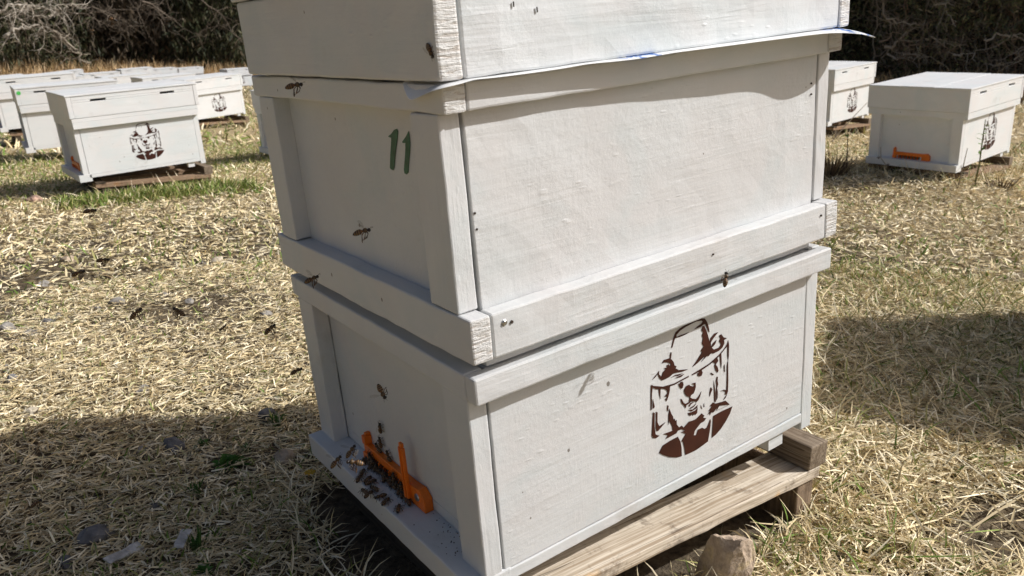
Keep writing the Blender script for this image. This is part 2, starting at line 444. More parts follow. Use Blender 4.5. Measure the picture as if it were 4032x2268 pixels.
EMB = [[(0.30285, 0.22565), (0.29704, 0.2262), (0.28743, 0.22572), (0.27792, 0.22467), (0.26944, 0.22322), (0.26344, 0.22078), (0.26057, 0.21641), (0.25861, 0.21062), (0.25683, 0.20518), (0.25812, 0.20463), (0.26006, 0.20874), (0.26239, 0.21428), (0.26481, 0.21411), (0.26468, 0.21756), (0.27072, 0.22085), (0.27941, 0.22252), (0.28779, 0.22347), (0.2951, 0.2239), (0.30285, 0.22278)], [(0.26314, 0.21462), (0.27026, 0.2153), (0.28389, 0.21474), (0.27817, 0.21374), (0.27023, 0.21359)], [(0.30285, 0.22565), (0.3091, 0.2234), (0.31264, 0.21831), (0.31522, 0.21215), (0.31662, 0.20499), (0.31503, 0.20635), (0.31264, 0.21117), (0.30988, 0.21636), (0.30772, 0.21729), (0.30282, 0.21555), (0.29215, 0.2157), (0.29661, 0.2174), (0.30322, 0.21891), (0.30577, 0.22076), (0.30285, 0.22306)], [(0.30576, 0.21555), (0.30339, 0.21131), (0.30633, 0.20781), (0.30416, 0.20525), (0.30592, 0.20105), (0.30433, 0.19493), (0.30709, 0.19111), (0.30233, 0.18743), (0.3043, 0.18459), (0.29915, 0.1803), (0.2948, 0.17622), (0.2889, 0.17207), (0.29125, 0.17218), (0.29715, 0.17381), (0.30507, 0.17689), (0.30985, 0.17833), (0.30268, 0.17319), (0.31265, 0.17743), (0.31506, 0.17636), (0.31908, 0.17881), (0.32314, 0.17707), (0.33292, 0.17772), (0.33805, 0.17957), (0.34151, 0.18408), (0.34044, 0.18788), (0.34559, 0.18901), (0.33999, 0.19163), (0.33605, 0.19658), (0.33278, 0.19623), (0.33445, 0.19183), (0.33242, 0.18961), (0.33574, 0.18437), (0.33187, 0.18137), (0.32373, 0.18169), (0.31947, 0.18603), (0.31865, 0.19165), (0.32206, 0.19505), (0.33072, 0.20073), (0.32425, 0.20091), (0.31864, 0.19759), (0.31704, 0.19274), (0.31464, 0.20029), (0.31146, 0.20889), (0.30831, 0.21479)], [(0.31867, 0.18524), (0.32228, 0.19007), (0.32834, 0.19222), (0.32613, 0.18812), (0.32209, 0.1855)], [(0.24232, 0.19154), (0.24515, 0.19448), (0.254, 0.19376), (0.25637, 0.19183), (0.26002, 0.18717), (0.26125, 0.18269), (0.26443, 0.18077), (0.2627, 0.17901), (0.26774, 0.17513), (0.28228, 0.1713), (0.27342, 0.1716), (0.26392, 0.17333), (0.25864, 0.17393), (0.25354, 0.17186), (0.247, 0.17146), (0.24146, 0.17176), (0.23788, 0.17574), (0.23532, 0.18238), (0.23811, 0.18432), (0.23764, 0.18045), (0.2412, 0.17606), (0.24353, 0.18106), (0.24763, 0.18258), (0.24547, 0.18474), (0.25026, 0.1843), (0.24922, 0.18711), (0.25218, 0.18714), (0.2549, 0.18363), (0.25533, 0.18653), (0.25112, 0.18965), (0.24655, 0.19144)], [(0.25454, 0.19315), (0.25445, 0.19763), (0.25636, 0.20032), (0.25706, 0.19823), (0.25602, 0.19267)], [(0.22735, 0.17704), (0.23143, 0.1801), (0.2355, 0.18232), (0.23359, 0.17922)], [(0.25594, 0.17031), (0.26199, 0.17119), (0.27454, 0.16916), (0.26612, 0.16861), (0.26386, 0.16996)], [(0.2623, 0.16755), (0.26954, 0.16789), (0.27644, 0.16777), (0.27142, 0.16577), (0.2657, 0.16668)], [(0.22858, 0.16969), (0.24311, 0.16375), (0.25992, 0.16158), (0.28317, 0.16312), (0.28315, 0.16163), (0.27135, 0.1609), (0.26179, 0.1599), (0.25499, 0.16049), (0.25385, 0.16), (0.25339, 0.15573), (0.25117, 0.1491), (0.24824, 0.14421), (0.24626, 0.14789), (0.25005, 0.14921), (0.24541, 0.15116), (0.25015, 0.15391), (0.24891, 0.1573), (0.2458, 0.15987), (0.23956, 0.16265), (0.23903, 0.15638), (0.23924, 0.15013), (0.23738, 0.15697), (0.23662, 0.16295), (0.23208, 0.16469), (0.22781, 0.16822), (0.22668, 0.16078), (0.22574, 0.14206), (0.22447, 0.14253), (0.22488, 0.16141), (0.22537, 0.17138), (0.22736, 0.17127)], [(0.28824, 0.16319), (0.30465, 0.16534), (0.31669, 0.16709), (0.33296, 0.17271), (0.34117, 0.17737), (0.34631, 0.18183), (0.34792, 0.18557), (0.34925, 0.17939), (0.34902, 0.16571), (0.34804, 0.16049), (0.34692, 0.16639), (0.34655, 0.17872), (0.34345, 0.17726), (0.33625, 0.17287), (0.33698, 0.16042), (0.33642, 0.15416), (0.33447, 0.1643), (0.33379, 0.17122), (0.3297, 0.16966), (0.33116, 0.16538), (0.32708, 0.16215), (0.33018, 0.15807), (0.33166, 0.15297), (0.33002, 0.15106), (0.32691, 0.15518), (0.32463, 0.16144), (0.32605, 0.16401), (0.32175, 0.16694), (0.31669, 0.16528), (0.30664, 0.16332), (0.29472, 0.16205), (0.28901, 0.16188)], [(0.342, 0.15754), (0.34274, 0.14771), (0.34169, 0.14807), (0.34098, 0.15603)], [(0.34803, 0.16142), (0.34821, 0.14743), (0.34858, 0.13481), (0.34812, 0.1211), (0.34625, 0.11732), (0.34263, 0.1194), (0.34387, 0.12197), (0.34046, 0.12459), (0.33541, 0.1259), (0.34171, 0.12557), (0.34555, 0.12327), (0.34621, 0.13875), (0.34623, 0.15429)], [(0.34647, 0.1174), (0.34417, 0.11394), (0.33973, 0.11268), (0.34351, 0.11608)], [(0.32902, 0.14647), (0.33089, 0.14553), (0.33009, 0.14116), (0.33137, 0.13606), (0.32952, 0.13203), (0.3306, 0.12697), (0.33044, 0.11918), (0.32879, 0.11631), (0.3279, 0.12636), (0.32847, 0.13552), (0.3276, 0.14202)], [(0.32389, 0.1436), (0.32515, 0.13667), (0.32687, 0.12516), (0.32734, 0.11463), (0.32483, 0.11633), (0.32435, 0.13073)], [(0.31878, 0.13657), (0.32167, 0.13323), (0.31921, 0.12944), (0.31696, 0.12526), (0.31675, 0.13031)], [(0.30026, 0.1638), (0.30384, 0.1629), (0.30543, 0.1595), (0.30382, 0.15626), (0.30063, 0.15628), (0.29746, 0.15842), (0.29708, 0.16156), (0.29966, 0.16144)], [(0.27038, 0.16004), (0.27382, 0.15915), (0.27473, 0.15496), (0.27334, 0.1517), (0.27121, 0.15125), (0.26875, 0.15405), (0.26673, 0.15922), (0.26901, 0.15843)], [(0.27601, 0.14926), (0.27896, 0.15199), (0.28383, 0.15195), (0.28479, 0.15026), (0.28968, 0.1478), (0.29265, 0.14798), (0.28775, 0.15194), (0.29386, 0.15104), (0.29422, 0.14591), (0.2928, 0.14185), (0.2906, 0.13882), (0.28645, 0.13801), (0.28524, 0.1357), (0.28858, 0.13297), (0.29452, 0.13038), (0.29853, 0.13217), (0.30336, 0.1369), (0.30113, 0.13123), (0.29831, 0.12763), (0.29469, 0.12601), (0.29351, 0.12782), (0.28658, 0.13033), (0.2838, 0.12874), (0.27907, 0.12847), (0.27805, 0.12487), (0.27556, 0.12884), (0.27172, 0.13328), (0.26988, 0.1394), (0.2718, 0.1384), (0.27483, 0.13261), (0.27773, 0.13049), (0.28342, 0.13086), (0.28407, 0.13627), (0.27882, 0.13997), (0.27633, 0.14388), (0.27541, 0.14722)], [(0.28259, 0.12688), (0.28656, 0.1288), (0.29092, 0.12768), (0.28654, 0.12682), (0.28375, 0.12446)], [(0.28393, 0.1227), (0.29049, 0.12353), (0.29489, 0.12516), (0.29167, 0.12217), (0.28649, 0.1213)], [(0.28214, 0.12121), (0.28946, 0.11928), (0.29707, 0.1219), (0.29625, 0.11879), (0.29044, 0.11783), (0.28646, 0.11776)], [(0.28131, 0.11767), (0.28685, 0.11669), (0.29283, 0.11649), (0.29706, 0.11849), (0.29622, 0.11212), (0.29279, 0.11075), (0.29141, 0.11314), (0.28939, 0.11125), (0.28762, 0.11408), (0.28542, 0.11243), (0.28247, 0.11477)], [(0.3021, 0.12006), (0.30492, 0.11404), (0.30249, 0.11618)], [(0.30757, 0.1204), (0.30838, 0.11527), (0.30695, 0.11642)], [(0.31874, 0.15502), (0.32406, 0.15093), (0.32283, 0.15027), (0.31915, 0.15289)], [(0.24945, 0.13929), (0.25112, 0.13793), (0.2504, 0.13114), (0.24875, 0.13325)], [(0.22765, 0.13869), (0.22999, 0.13678), (0.22931, 0.11986), (0.23071, 0.11027), (0.23641, 0.10651), (0.23132, 0.10547), (0.22672, 0.10744), (0.22479, 0.11108), (0.22611, 0.12409)], [(0.23204, 0.1375), (0.23422, 0.13595), (0.23371, 0.12419), (0.23635, 0.11836), (0.24598, 0.11952), (0.23434, 0.11309), (0.23212, 0.1141), (0.23097, 0.11922), (0.23177, 0.12792)], [(0.22795, 0.15448), (0.23023, 0.14484), (0.22943, 0.14277), (0.22761, 0.14343)], [(0.25273, 0.13359), (0.25311, 0.12439), (0.25023, 0.11455), (0.25069, 0.12681)], [(0.25254, 0.13366), (0.25506, 0.12669), (0.25766, 0.12238), (0.25872, 0.11772), (0.26028, 0.11866), (0.26136, 0.11488), (0.26312, 0.11605), (0.26341, 0.11012), (0.26702, 0.10503), (0.27133, 0.10554), (0.27442, 0.10187), (0.28238, 0.10628), (0.28795, 0.10541), (0.29436, 0.10517), (0.30348, 0.10895), (0.30816, 0.10437), (0.30611, 0.10262), (0.31103, 0.09982), (0.30774, 0.09727), (0.30243, 0.09708), (0.29672, 0.0939), (0.29226, 0.09089), (0.2904, 0.08593), (0.29424, 0.08442), (0.29752, 0.09043), (0.30445, 0.09013), (0.30875, 0.08688), (0.31268, 0.08776), (0.31805, 0.09622), (0.3191, 0.09328), (0.31725, 0.08118), (0.31414, 0.06854), (0.30439, 0.06662), (0.29412, 0.06514), (0.28599, 0.06539), (0.27675, 0.06598), (0.27527, 0.07549), (0.27339, 0.08382), (0.27066, 0.08617), (0.27426, 0.08976), (0.27747, 0.09273), (0.27043, 0.09782), (0.27634, 0.09739), (0.27049, 0.10152), (0.26463, 0.10163), (0.26264, 0.0993), (0.2453, 0.09872), (0.2492, 0.1021), (0.24244, 0.10628), (0.25693, 0.10477), (0.2559, 0.11115), (0.25185, 0.1188), (0.25125, 0.1266)], [(0.24097, 0.09244), (0.25286, 0.09387), (0.26489, 0.09407), (0.26869, 0.08663), (0.27036, 0.07905), (0.27078, 0.06685), (0.26211, 0.06867), (0.25051, 0.07409), (0.24105, 0.08064), (0.23529, 0.08564)], [(0.32304, 0.09816), (0.33563, 0.09904), (0.35616, 0.09854), (0.35196, 0.09055), (0.34452, 0.08281), (0.33582, 0.07608), (0.32736, 0.07207), (0.32083, 0.07058), (0.32205, 0.08415)], [(0.32714, 0.11281), (0.33553, 0.11134), (0.344, 0.1105), (0.35136, 0.10287), (0.34195, 0.10295), (0.32845, 0.10314), (0.33345, 0.10766), (0.33489, 0.11237), (0.32926, 0.10697), (0.32406, 0.10286), (0.31928, 0.10433), (0.31783, 0.10138), (0.31597, 0.10477), (0.3135, 0.10332), (0.31803, 0.10763), (0.31432, 0.10743), (0.3205, 0.11177), (0.31719, 0.11329), (0.32255, 0.11605)], [(0.30755, 0.23206), (0.30911, 0.23061), (0.31146, 0.22605), (0.31067, 0.22613), (0.30911, 0.22874)]]
NUM = [[(0.11953, 0.45776), (0.11328, 0.46016), (0.10661, 0.46448), (0.10079, 0.4659), (0.0992, 0.46374), (0.10201, 0.45719), (0.10677, 0.44847), (0.11151, 0.43895), (0.11547, 0.42935), (0.11805, 0.42602), (0.12246, 0.42647), (0.12439, 0.42773), (0.11998, 0.44076), (0.11562, 0.45159), (0.11396, 0.45664), (0.11832, 0.45708)], [(0.09386, 0.45442), (0.08494, 0.46041), (0.07931, 0.46529), (0.07896, 0.46148), (0.07911, 0.45464), (0.08126, 0.44694), (0.08571, 0.43638), (0.08908, 0.42704), (0.09253, 0.42497), (0.0964, 0.42556), (0.09694, 0.42875), (0.09199, 0.44086), (0.0892, 0.44875), (0.08786, 0.45404), (0.09246, 0.45365)]]
FLY = [('a', [-0.2305, 0.4882, 0.3508], [0.88, -0.463, 0.104]), ('b', [-0.2281, 0.4661, 0.2956], [0.877, -0.478, 0.054]), ('c', [-0.2627, 0.4027, 0.3003], [0.873, -0.386, 0.297]), ('d', [-0.2333, 0.273, 0.2841], [0.79, -0.087, 0.607]), ('e', [-0.188, 0.2995, 0.2697], [-0.562, 0.695, 0.448]), ('f', [-0.0371, 0.7072, 0.1023], [0.826, -0.136, 0.547]), ('g', [-0.1132, 0.2396, 0.2524], [0.79, -0.087, 0.607]), ('h', [-0.0655, 0.304, 0.1716], [0.902, -0.266, 0.34]), ('i', [-0.1291, 0.754, 0.5707], [0.585, -0.767, -0.264]), ('j', [-0.0159, 1.6344, 0.5673], [-0.737, 0.674, 0.054]), ('k', [-0.3376, 0.4975, -0.0037], [0.891, -0.103, 0.443]), ('l', [-0.1065, 0.1355, 0.5037], [0.882, -0.439, 0.169]), ('m', [-0.0884, 0.0539, 0.3876], [0.881, -0.42, 0.218]), ('n', [-0.0866, 0.1801, 0.3162], [0.902, -0.266, 0.34]), ('o', [0.2299, -0.0695, 0.3218], [0.432, 0.316, 0.845]), ('p', [-0.0785, 0.1307, 0.1466], [0.739, 0.089, 0.668]), ('q', [-0.0974, 0.124, 0.144], [0.784, 0.038, 0.62]), ('r', [-0.1226, 0.0206, 0.1974], [-0.834, 0.528, 0.161]), ('w', [-0.0737, 0.0633, 0.2336], [0.205, -0.569, -0.796])]
PER = [('gate', [0.0115, 0.283, 0.0436], [-0.0, -0.495, 0.869]), ('gate', [0.0115, 0.2649, 0.0536], [0.0, 0.857, 0.515]), ('gate', [0.0115, 0.2543, 0.0461], [0.0, -0.395, 0.919]), ('gate', [0.0115, 0.2457, 0.0448], [0.0, -0.679, 0.735]), ('gate', [0.0115, 0.2295, 0.0453], [0.0, -0.123, 0.992]), ('gate', [0.0115, 0.2248, 0.0411], [0.0, -0.587, 0.81]), ('gate', [0.0115, 0.214, 0.0452], [0.0, 0.512, 0.859]), ('gate', [0.0115, 0.2019, 0.0465], [0.0, -0.454, 0.891]), ('gate', [0.0115, 0.194, 0.0448], [0.0, 0.073, 0.997]), ('gate', [0.0115, 0.1828, 0.0439], [0.0, -0.65, 0.76]), ('gate', [0.0115, 0.1722, 0.0411], [0.0, -0.098, 0.995]), ('land', [0.0098, 0.2575, 0.0425], [0.613, 0.79, 0.0]), ('land', [0.01, 0.239, 0.0425], [0.287, 0.958, 0.0]), ('land', [0.0074, 0.2275, 0.0425], [0.716, 0.698, 0.0]), ('land', [0.0078, 0.2059, 0.0425], [0.097, 0.995, 0.0]), ('land', [0.0075, 0.1838, 0.0425], [0.559, 0.829, 0.0]), ('land', [0.0071, 0.1734, 0.0425], [0.391, 0.92, 0.0]), ('land', [-0.0082, 0.232, 0.0425], [0.996, -0.086, 0.0]), ('panel', [0.0185, 0.2408, 0.1034], [0.0, -0.125, 0.992]), ('panel', [0.0185, 0.2866, 0.0635], [-0.0, 0.052, 0.999]), ('panel', [0.0185, 0.247, 0.0817], [0.0, 0.063, 0.998]), ('panel', [0.0185, 0.2564, 0.0703], [0.0, 0.848, 0.53]), ('panel', [0.0185, 0.229, 0.0708], [0.0, 0.51, 0.86]), ('panel', [0.0185, 0.2488, 0.0531], [0.0, -0.543, 0.84]), ('gate', [0.0115, 0.2704, 0.054], [0.0, -0.291, 0.957]), ('gate', [0.0115, 0.2623, 0.05], [0.0, -0.608, 0.794]), ('gate', [0.0115, 0.2605, 0.0414], [0.0, -0.683, 0.73]), ('gate', [0.0115, 0.2327, 0.0466], [0.0, 0.062, 0.998]), ('gate', [0.0115, 0.2063, 0.0549], [0.0, -0.114, 0.994]), ('gate', [0.0115, 0.1876, 0.0506], [0.0, 0.075, 0.997]), ('gate', [0.0115, 0.1749, 0.0433], [0.0, -0.438, 0.899]), ('land', [0.0062, 0.2819, 0.0425], [0.355, 0.935, 0.0]), ('land', [0.0102, 0.276, 0.0425], [0.4, 0.917, 0.0]), ('land', [0.0094, 0.2641, 0.0425], [0.974, 0.228, 0.0]), ('land', [0.0095, 0.2496, 0.0425], [-0.156, 0.988, 0.0]), ('land', [-0.0066, 0.2591, 0.0425], [0.694, 0.72, 0.0]), ('land', [-0.0163, 0.2493, 0.0425], [0.694, 0.72, 0.0]), ('land', [-0.0086, 0.2402, 0.0425], [0.849, 0.528, 0.0]), ('land', [0.0098, 0.2253, 0.0425], [0.198, 0.98, 0.0]), ('land', [0.0087, 0.2146, 0.0425], [0.546, 0.838, 0.0]), ('land', [0.0109, 0.2068, 0.0425], [0.383, 0.924, 0.0]), ('land', [0.0084, 0.1922, 0.0425], [0.733, 0.68, 0.0]), ('land', [0.0093, 0.1822, 0.0425], [0.301, 0.954, 0.0]), ('land', [0.0059, 0.1655, 0.0425], [0.393, 0.919, 0.0]), ('land', [-0.012, 0.2172, 0.0425], [-0.174, 0.985, 0.0]), ('land', [-0.0234, 0.2187, 0.0425], [-0.047, 0.999, 0.0]), ('land', [-0.0219, 0.2106, 0.0425], [0.905, 0.425, 0.0]), ('land', [-0.0143, 0.1971, 0.0425], [-0.995, 0.103, 0.0]), ('land', [-0.0136, 0.1839, 0.0425], [0.871, 0.492, 0.0]), ('land', [-0.0092, 0.1617, 0.0425], [0.603, 0.798, 0.0])]
# ------------------------------------------------------------------ the stacked hive in front
# hive frame: x runs back along the long side, y along the entrance side, z up the box
H2W = Matrix(((0.9962, 0.0011, -0.0873), (0.0, 0.9999, 0.0123), (0.0873, -0.0123, 0.9961))).to_4x4()
hive = empty('beehive', (0, 0, 0), mat=H2W)
tag(hive, 'tall white stacked beehive in the foreground with green number 11 on its upper box', 'beehive', 'white beehives')

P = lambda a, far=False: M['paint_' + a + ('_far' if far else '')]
BV = 0.0016

def lower_box(parent, far=False):
    """brood box: z 0.012 .. 0.259, recessed entrance panel on -x"""
    L, W, j = 0.512, 0.402, (0.0007 if not far else 0.0)
    s = 0.018 if not far else 0.6
    mb = MB()   # long side boards and end panels
    mb.board(0.0225, 0.4895, 0.0, 0.020, 0.040, 0.259, j * 0.25, s, 1)
    mb.board(0.0225, 0.4895, -0.0010, 0.020, 0.0262, 0.0392, j, s, 2)
    mb.board(0.0225, 0.4895, W - 0.02, W, 0.0262, 0.259, j, s, 3)
    mb.board(0.4925, 0.505, 0.02, W - 0.02, 0.0262, 0.259, j, s, 3)
    mb.box(0.023, 0.4885, 0.0205, W - 0.0205, 0.0290, 0.0400)
    # entrance panel with its slot
    mb.board(0.0205, 0.034, 0.0425, W - 0.0425, 0.056, 0.2585, j, s, 4)
    mb.board(0.0205, 0.034, 0.0425, 0.175, 0.0415, 0.0558, j, s, 4)
    mb.board(0.0205, 0.034, 0.275, W - 0.0425, 0.0415, 0.0558, j, s, 4)
    box = mb.build('lower_box', P('x', far), parent, bevel=0 if far else 0.0012)
    for yy in ((0.0, 0.044), (W - 0.044, W)):
        for xx in ((0.0, 0.0205), (0.4905, L)):
            q = MB(); q.board(xx[0], xx[1], yy[0], yy[1], 0.0135, 0.2345, j, s, 5 + xx[0] + yy[0])
            q.build('corner_post', P('z', far), box, bevel=0 if far else BV)
    z0, z1 = 0.2340, 0.2600
    for x0, x1, y0, y1, g in ((0.0, L + 0.001, -0.0165, -0.0005, 'x'), (0.0, L + 0.001, W + 0.0005, W + 0.0165, 'x'),
                              (-0.0008, 0.0200, -0.0003, W + 0.0003, 'y'), (0.4915, L + 0.0018, -0.0003, W + 0.0003, 'y')):
        q = MB(); q.board(x0, x1, y0, y1, z0, z1, j, s, 9 + x0 + y0)
        q.build('top_rail', P(g, far), box, bevel=0 if far else BV * 1.3)
    q = MB(); q.board(-0.0185, 0.030, -0.001, W + 0.001, 0.0115, 0.0415, j * 1.4, s, 14)
    q.build('landing_board', P('y', far), box, bevel=0 if far else BV * 1.3)
    for xx in (0.434,):
        q = MB(); q.board(xx, xx + 0.028, 0.006, 0.03, 0.004, 0.0258, j, s, 15)
        q.build('foot_block', P('x', far), box)
    return box

def entrance_gate(parent, simple=False):
    g = MB()
    x0, x1 = 0.0105, 0.0205
    g.box(x0 + 0.002, x1, 0.166, 0.290, 0.0535, 0.0645)
    yb = [(0.1340, 0.0418), (0.167, 0.0418), (0.167, 0.0645), (0.1450, 0.0670), (0.1340, 0.0590)]
    vs = [(x0 - 0.001, y, z) for y, z in yb] + [(x1, y, z) for y, z in yb]
    n = 5
    g.add(vs, [tuple(range(n))[::-1], tuple(range(n, 2 * n))] + [(i, (i + 1) % n, n + (i + 1) % n, n + i) for i in range(n)])
    g.box(x0 - 0.0005, x1, 0.2765, 0.2905, 0.0418, 0.0532)
    g.box(x0, x1, 0.2800, 0.2890, 0.0648, 0.0765)
    g.box(x0 + 0.003, x1, 0.2815, 0.2875, 0.0768, 0.0800)
    for k in range(7):
        y = 0.184 + k * 0.0132
        g.box(x0 + 0.001, x1 - 0.004, y, y + 0.0022, 0.0418, 0.0533)
    if simple:      # the field hives carry a taller pattern of the same gate
        g.v = [(x, 0.128 + (y - 0.134) * 1.06, 0.0418 + (z - 0.0418) * 1.25) for x, y, z in g.v]
    o = g.build('entrance_gate', M['orange'], parent, bevel=0 if simple else 0.0009)
    q = MB()
    q.box(0.0050, 0.0094, 0.1640, 0.1735, 0.0480, 0.1120)
    q.box(0.0058, 0.0094, 0.1655, 0.1720, 0.1124, 0.1175)
    q.box(0.0036, 0.0049, 0.1675, 0.1702, 0.0490, 0.1110)
    l = None if simple else q.build('gate_lever', M['orange'], parent, bevel=0 if simple else 0.0008)
    if not simple:
        sb = MB()
        for k in range(1):
            pts = [(0.0073 - 0.0012 * math.cos(a), 0.1425, 0.0590) for a in (0, 0.8, 1.45)]
        rr = [0.0018, 0.0042, 0.0050]
        sb.tube([(0.0078, 0.1500, 0.0555), (0.0083, 0.1500, 0.0555), (0.0096, 0.1500, 0.0555)], rr, 14)
        sb.build('screw', M['steel'], parent, smooth=False)
    return o

lbox = lower_box(hive)
entrance_gate(hive)
emb = flat_shapes(EMB, lambda p: (p[0], -0.0003, p[1]), (0, -1, 0), 0.0003)
emb.build('bear_emblem', M['emblem'], lbox)

# upper box, turned a little on the lower one
ub = MB()
j, s = 0.0008, 0.018
X0, X1, Y0, Y1 = -0.0018, 0.5165, -0.0048, 0.4002
ub.board(X0 + 0.0235, X1 - 0.0235, Y0, Y0 + 0.02, 0.262, 0.5085, j, s, 21)
ub.board(X0 + 0.0235, X1 - 0.0235, Y1 - 0.02, Y1, 0.262, 0.5085, j, s, 22)
ub.board(X1 - 0.02, X1 - 0.006, Y0 + 0.0205, Y1 - 0.0205, 0.262, 0.5085, j, s, 23)
ub.board(X0 + 0.0195, X0 + 0.034, Y0 + 0.0205, Y1 - 0.0205, 0.262, 0.5085, j, s, 24)
ubox = ub.build('upper_box', P('x'), hive, bevel=0.0012)
ubox.rotation_euler.z = R(0.61)
for yy in ((Y0, Y0 + 0.045), (Y1 - 0.044, Y1)):
    for xx in ((X0, X0 + 0.0205), (X1 - 0.0205, X1)):
        q = MB(); q.board(xx[0], xx[1], yy[0], yy[1], 0.3180, 0.4862, j, s, 25 + xx[0] * 3 + yy[0])
        q.build('corner_post', P('z'), ubox, bevel=BV)
def rails(name, z0, z1, o, ex, seed):
    # end rails run right across so their end grain shows on the long sides
    for (x0, x1, y0, y1, g) in ((X0 - 0.0006, X0 + 0.0205, Y0 - o, Y1 + o, 'y'), (X1 - 0.0195, X1 + ex, Y0 - o, Y1 + o, 'y'),
                                (X0 + 0.0215, X1 - 0.0205, Y0 - o + 0.0006, Y0 - 0.0003, 'x'), (X0 + 0.0215, X1 - 0.0205, Y1 + 0.0003, Y1 + o, 'x')):
        q = MB(); q.board(x0, x1, y0, y1, z0, z1, j * 1.2, s, seed + x0 * 3, ends=1 if g == 'y' else None)
        q.build(name, [P(g), M['paint_end']], ubox, bevel=BV * 1.2)
rails('top_rail', 0.4868, 0.5096, 0.0120, 0.0045, 31)
rails('bottom_rail', 0.2752, 0.3168, 0.0180, 0.0035, 37)
# nail holes and screws on the upper box
for x, z, r in ((0.040, 0.3045, 0.0015), (0.487, 0.305, 0.0013), (0.30, 0.303, 0.0011)):
    q = MB(); q.tube([(x, Y0 - 0.0188, z), (x, Y0 - 0.0168, z)], r, 10); q.build('nail_hole', M['rust'], ubox)
q = MB(); q.tube([(0.0325, Y0 - 0.0192, 0.3060), (0.0325, Y0 - 0.0182, 0.3060), (0.0325, Y0 - 0.0165, 0.306)], [0.0017, 0.0030, 0.0032], 12)
q.build('screw', M['steel'], ubox)
for x, z in ((0.024, 0.402), (0.0245, 0.388), (0.483, 0.455), (0.484, 0.443)):
    q = MB(); q.tube([(x, Y0 - 0.0009, z), (x + 0.0006, Y0 + 0.002, z)], 0.0011, 7); q.build('nail_hole', M['rust'], ubox)
num = flat_shapes(NUM, lambda p: (0.0172, p[0], p[1]), (-1, 0, 0), 0.0004)
num.build('number_marking', M['green'], ubox)

# lid
lid = MB()
A0, A1, B0, B1, Z0, Z1 = -0.0062, 0.5306, -0.0224, 0.3987, 0.5122, 0.5900
lid.board(A0 + 0.004, A1 - 0.004, B0 + 0.004, B1 - 0.004, 0.577, 0.5895, 0.0005, 0.05, 41)
lido = lid.build('lid', M['paint_lid'], hive)
lido.rotation_euler.z = R(1.09)
for (x0, x1, y0, y1, g) in ((A0, A0 + 0.0215, B0, B1, 'y'), (A1 - 0.0200, A1, B0, B1, 'y'), (A0 + 0.0224, A1 - 0.0208, B0 + 0.0006, B0 + 0.02, 'x'), (A0 + 0.0224, A1 - 0.0208, B1 - 0.02, B1, 'x')):
    q = MB(); q.board(x0, x1, y0, y1, Z0, Z1, 0.0012, s, 43 + x0 * 3, ends=1 if g == 'y' else None)
    q.build('side_board', [M['paint_lid'] if g == 'x' else P('y'), M['paint_end']], lido, bevel=BV * 1.6)
q = MB(); q.board(A0 - 0.004, A1 + 0.004, B0 - 0.004, B1 + 0.004, 0.5905, 0.602, 0.0008, 0.03, 47); q.build('top_board', P('x'), lido, bevel=BV)
for x, z in ((0.067, 0.5655), (0.09, 0.560)):
    q = MB(); q.tube([(x, B0 - 0.0006, z), (x + 0.0003, B0 - 0.0006, z - 0.004)], 0.0006, 5); q.build('nail_hole', M['rust'], lido)

# ---- plastic sheet pinched between the lid and the upper box
def sheet_mat():
    m, t, b = newmat('printed_plastic_sheet')
    o = coords(t, (1, 1, 1))
    sx = N(t, 'ShaderNodeSeparateXYZ'); t.links.new(o, sx.inputs[0])
    n = noise(t, o, 90, 2)
    bl = ramp(t, n, [(0.49, (0,)), (0.53, (1,))])
    z1 = ramp(t, sx.outputs[0], [(0.475, (0,)), (0.490, (1,))])
    z2 = ramp(t, math_(t, 'ABSOLUTE', math_(t, 'SUBTRACT', sx.outputs[0], 0.205)), [(0.020, (1,)), (0.030, (0,))])
    f = math_(t, 'MULTIPLY', bl, math_(t, 'MAXIMUM', z1, z2))
    t.links.new(mixc(t, f, (0.78, 0.79, 0.79), (0.035, 0.16, 0.52)), b.inputs['Base Color'])
    b.inputs['Roughness'].default_value = 0.35
    return m
out = [(-0.004, 0.0450, 0.5112), (-0.0075, 0.0330, 0.5035), (-0.0105, 0.0236, 0.4950), (-0.0120, 0.0016, 0.5008), (-0.0128, -0.016, 0.5052), (-0.0120, -0.028, 0.5075),
       (0.0, -0.0300, 0.5090), (0.009, -0.0295, 0.5095), (0.0175, -0.0285, 0.5108), (0.0256, -0.0290, 0.5112), (0.04, -0.0285, 0.5102), (0.0965, -0.0290, 0.5101), (0.116, -0.0295, 0.5105),
       (0.1346, -0.0300, 0.5115), (0.165, -0.0310, 0.5101), (0.1995, -0.0330, 0.5098), (0.2327, -0.0340, 0.5114), (0.2795, -0.0360, 0.5108), (0.338, -0.0385, 0.5110), (0.400, -0.0400, 0.5106),
       (0.455, -0.0410, 0.5105), (0.490, -0.0470, 0.5065), (0.515, -0.0480, 0.5020), (0.5385, -0.0420, 0.4985), (0.5560, -0.030, 0.4955), (0.545, -0.012, 0.5040), (0.530, 0.006, 0.5095), (0.520, 0.025, 0.5112)]
mid, inn = [], []
for i, (x, y, z) in enumerate(out):
    ix = min(max(x, 0.012), 0.510); iy = max(y, -0.006) if 0.012 < x < 0.51 else max(y, -0.004)
    inn.append((ix, iy, 0.5112))
    mid.append(((x + ix) / 2, (y + iy) / 2, 0.5114 - 0.25 * (0.5114 - z)))
n = len(out)
sh = MB()
sh.add(inn + mid + out, [(r * n + i, r * n + i + 1, (r + 1) * n + i + 1, (r + 1) * n + i) for r in (0, 1) for i in range(n - 1)])
sheet = empty('plastic_sheet', (0, 0, 0), mat=H2W)
tag(sheet, 'thin white and blue plastic sheet pinched under the lid with drooping corners', 'plastic sheet')
so_ = sh.build('sheet', sheet_mat(), sheet, smooth=True)
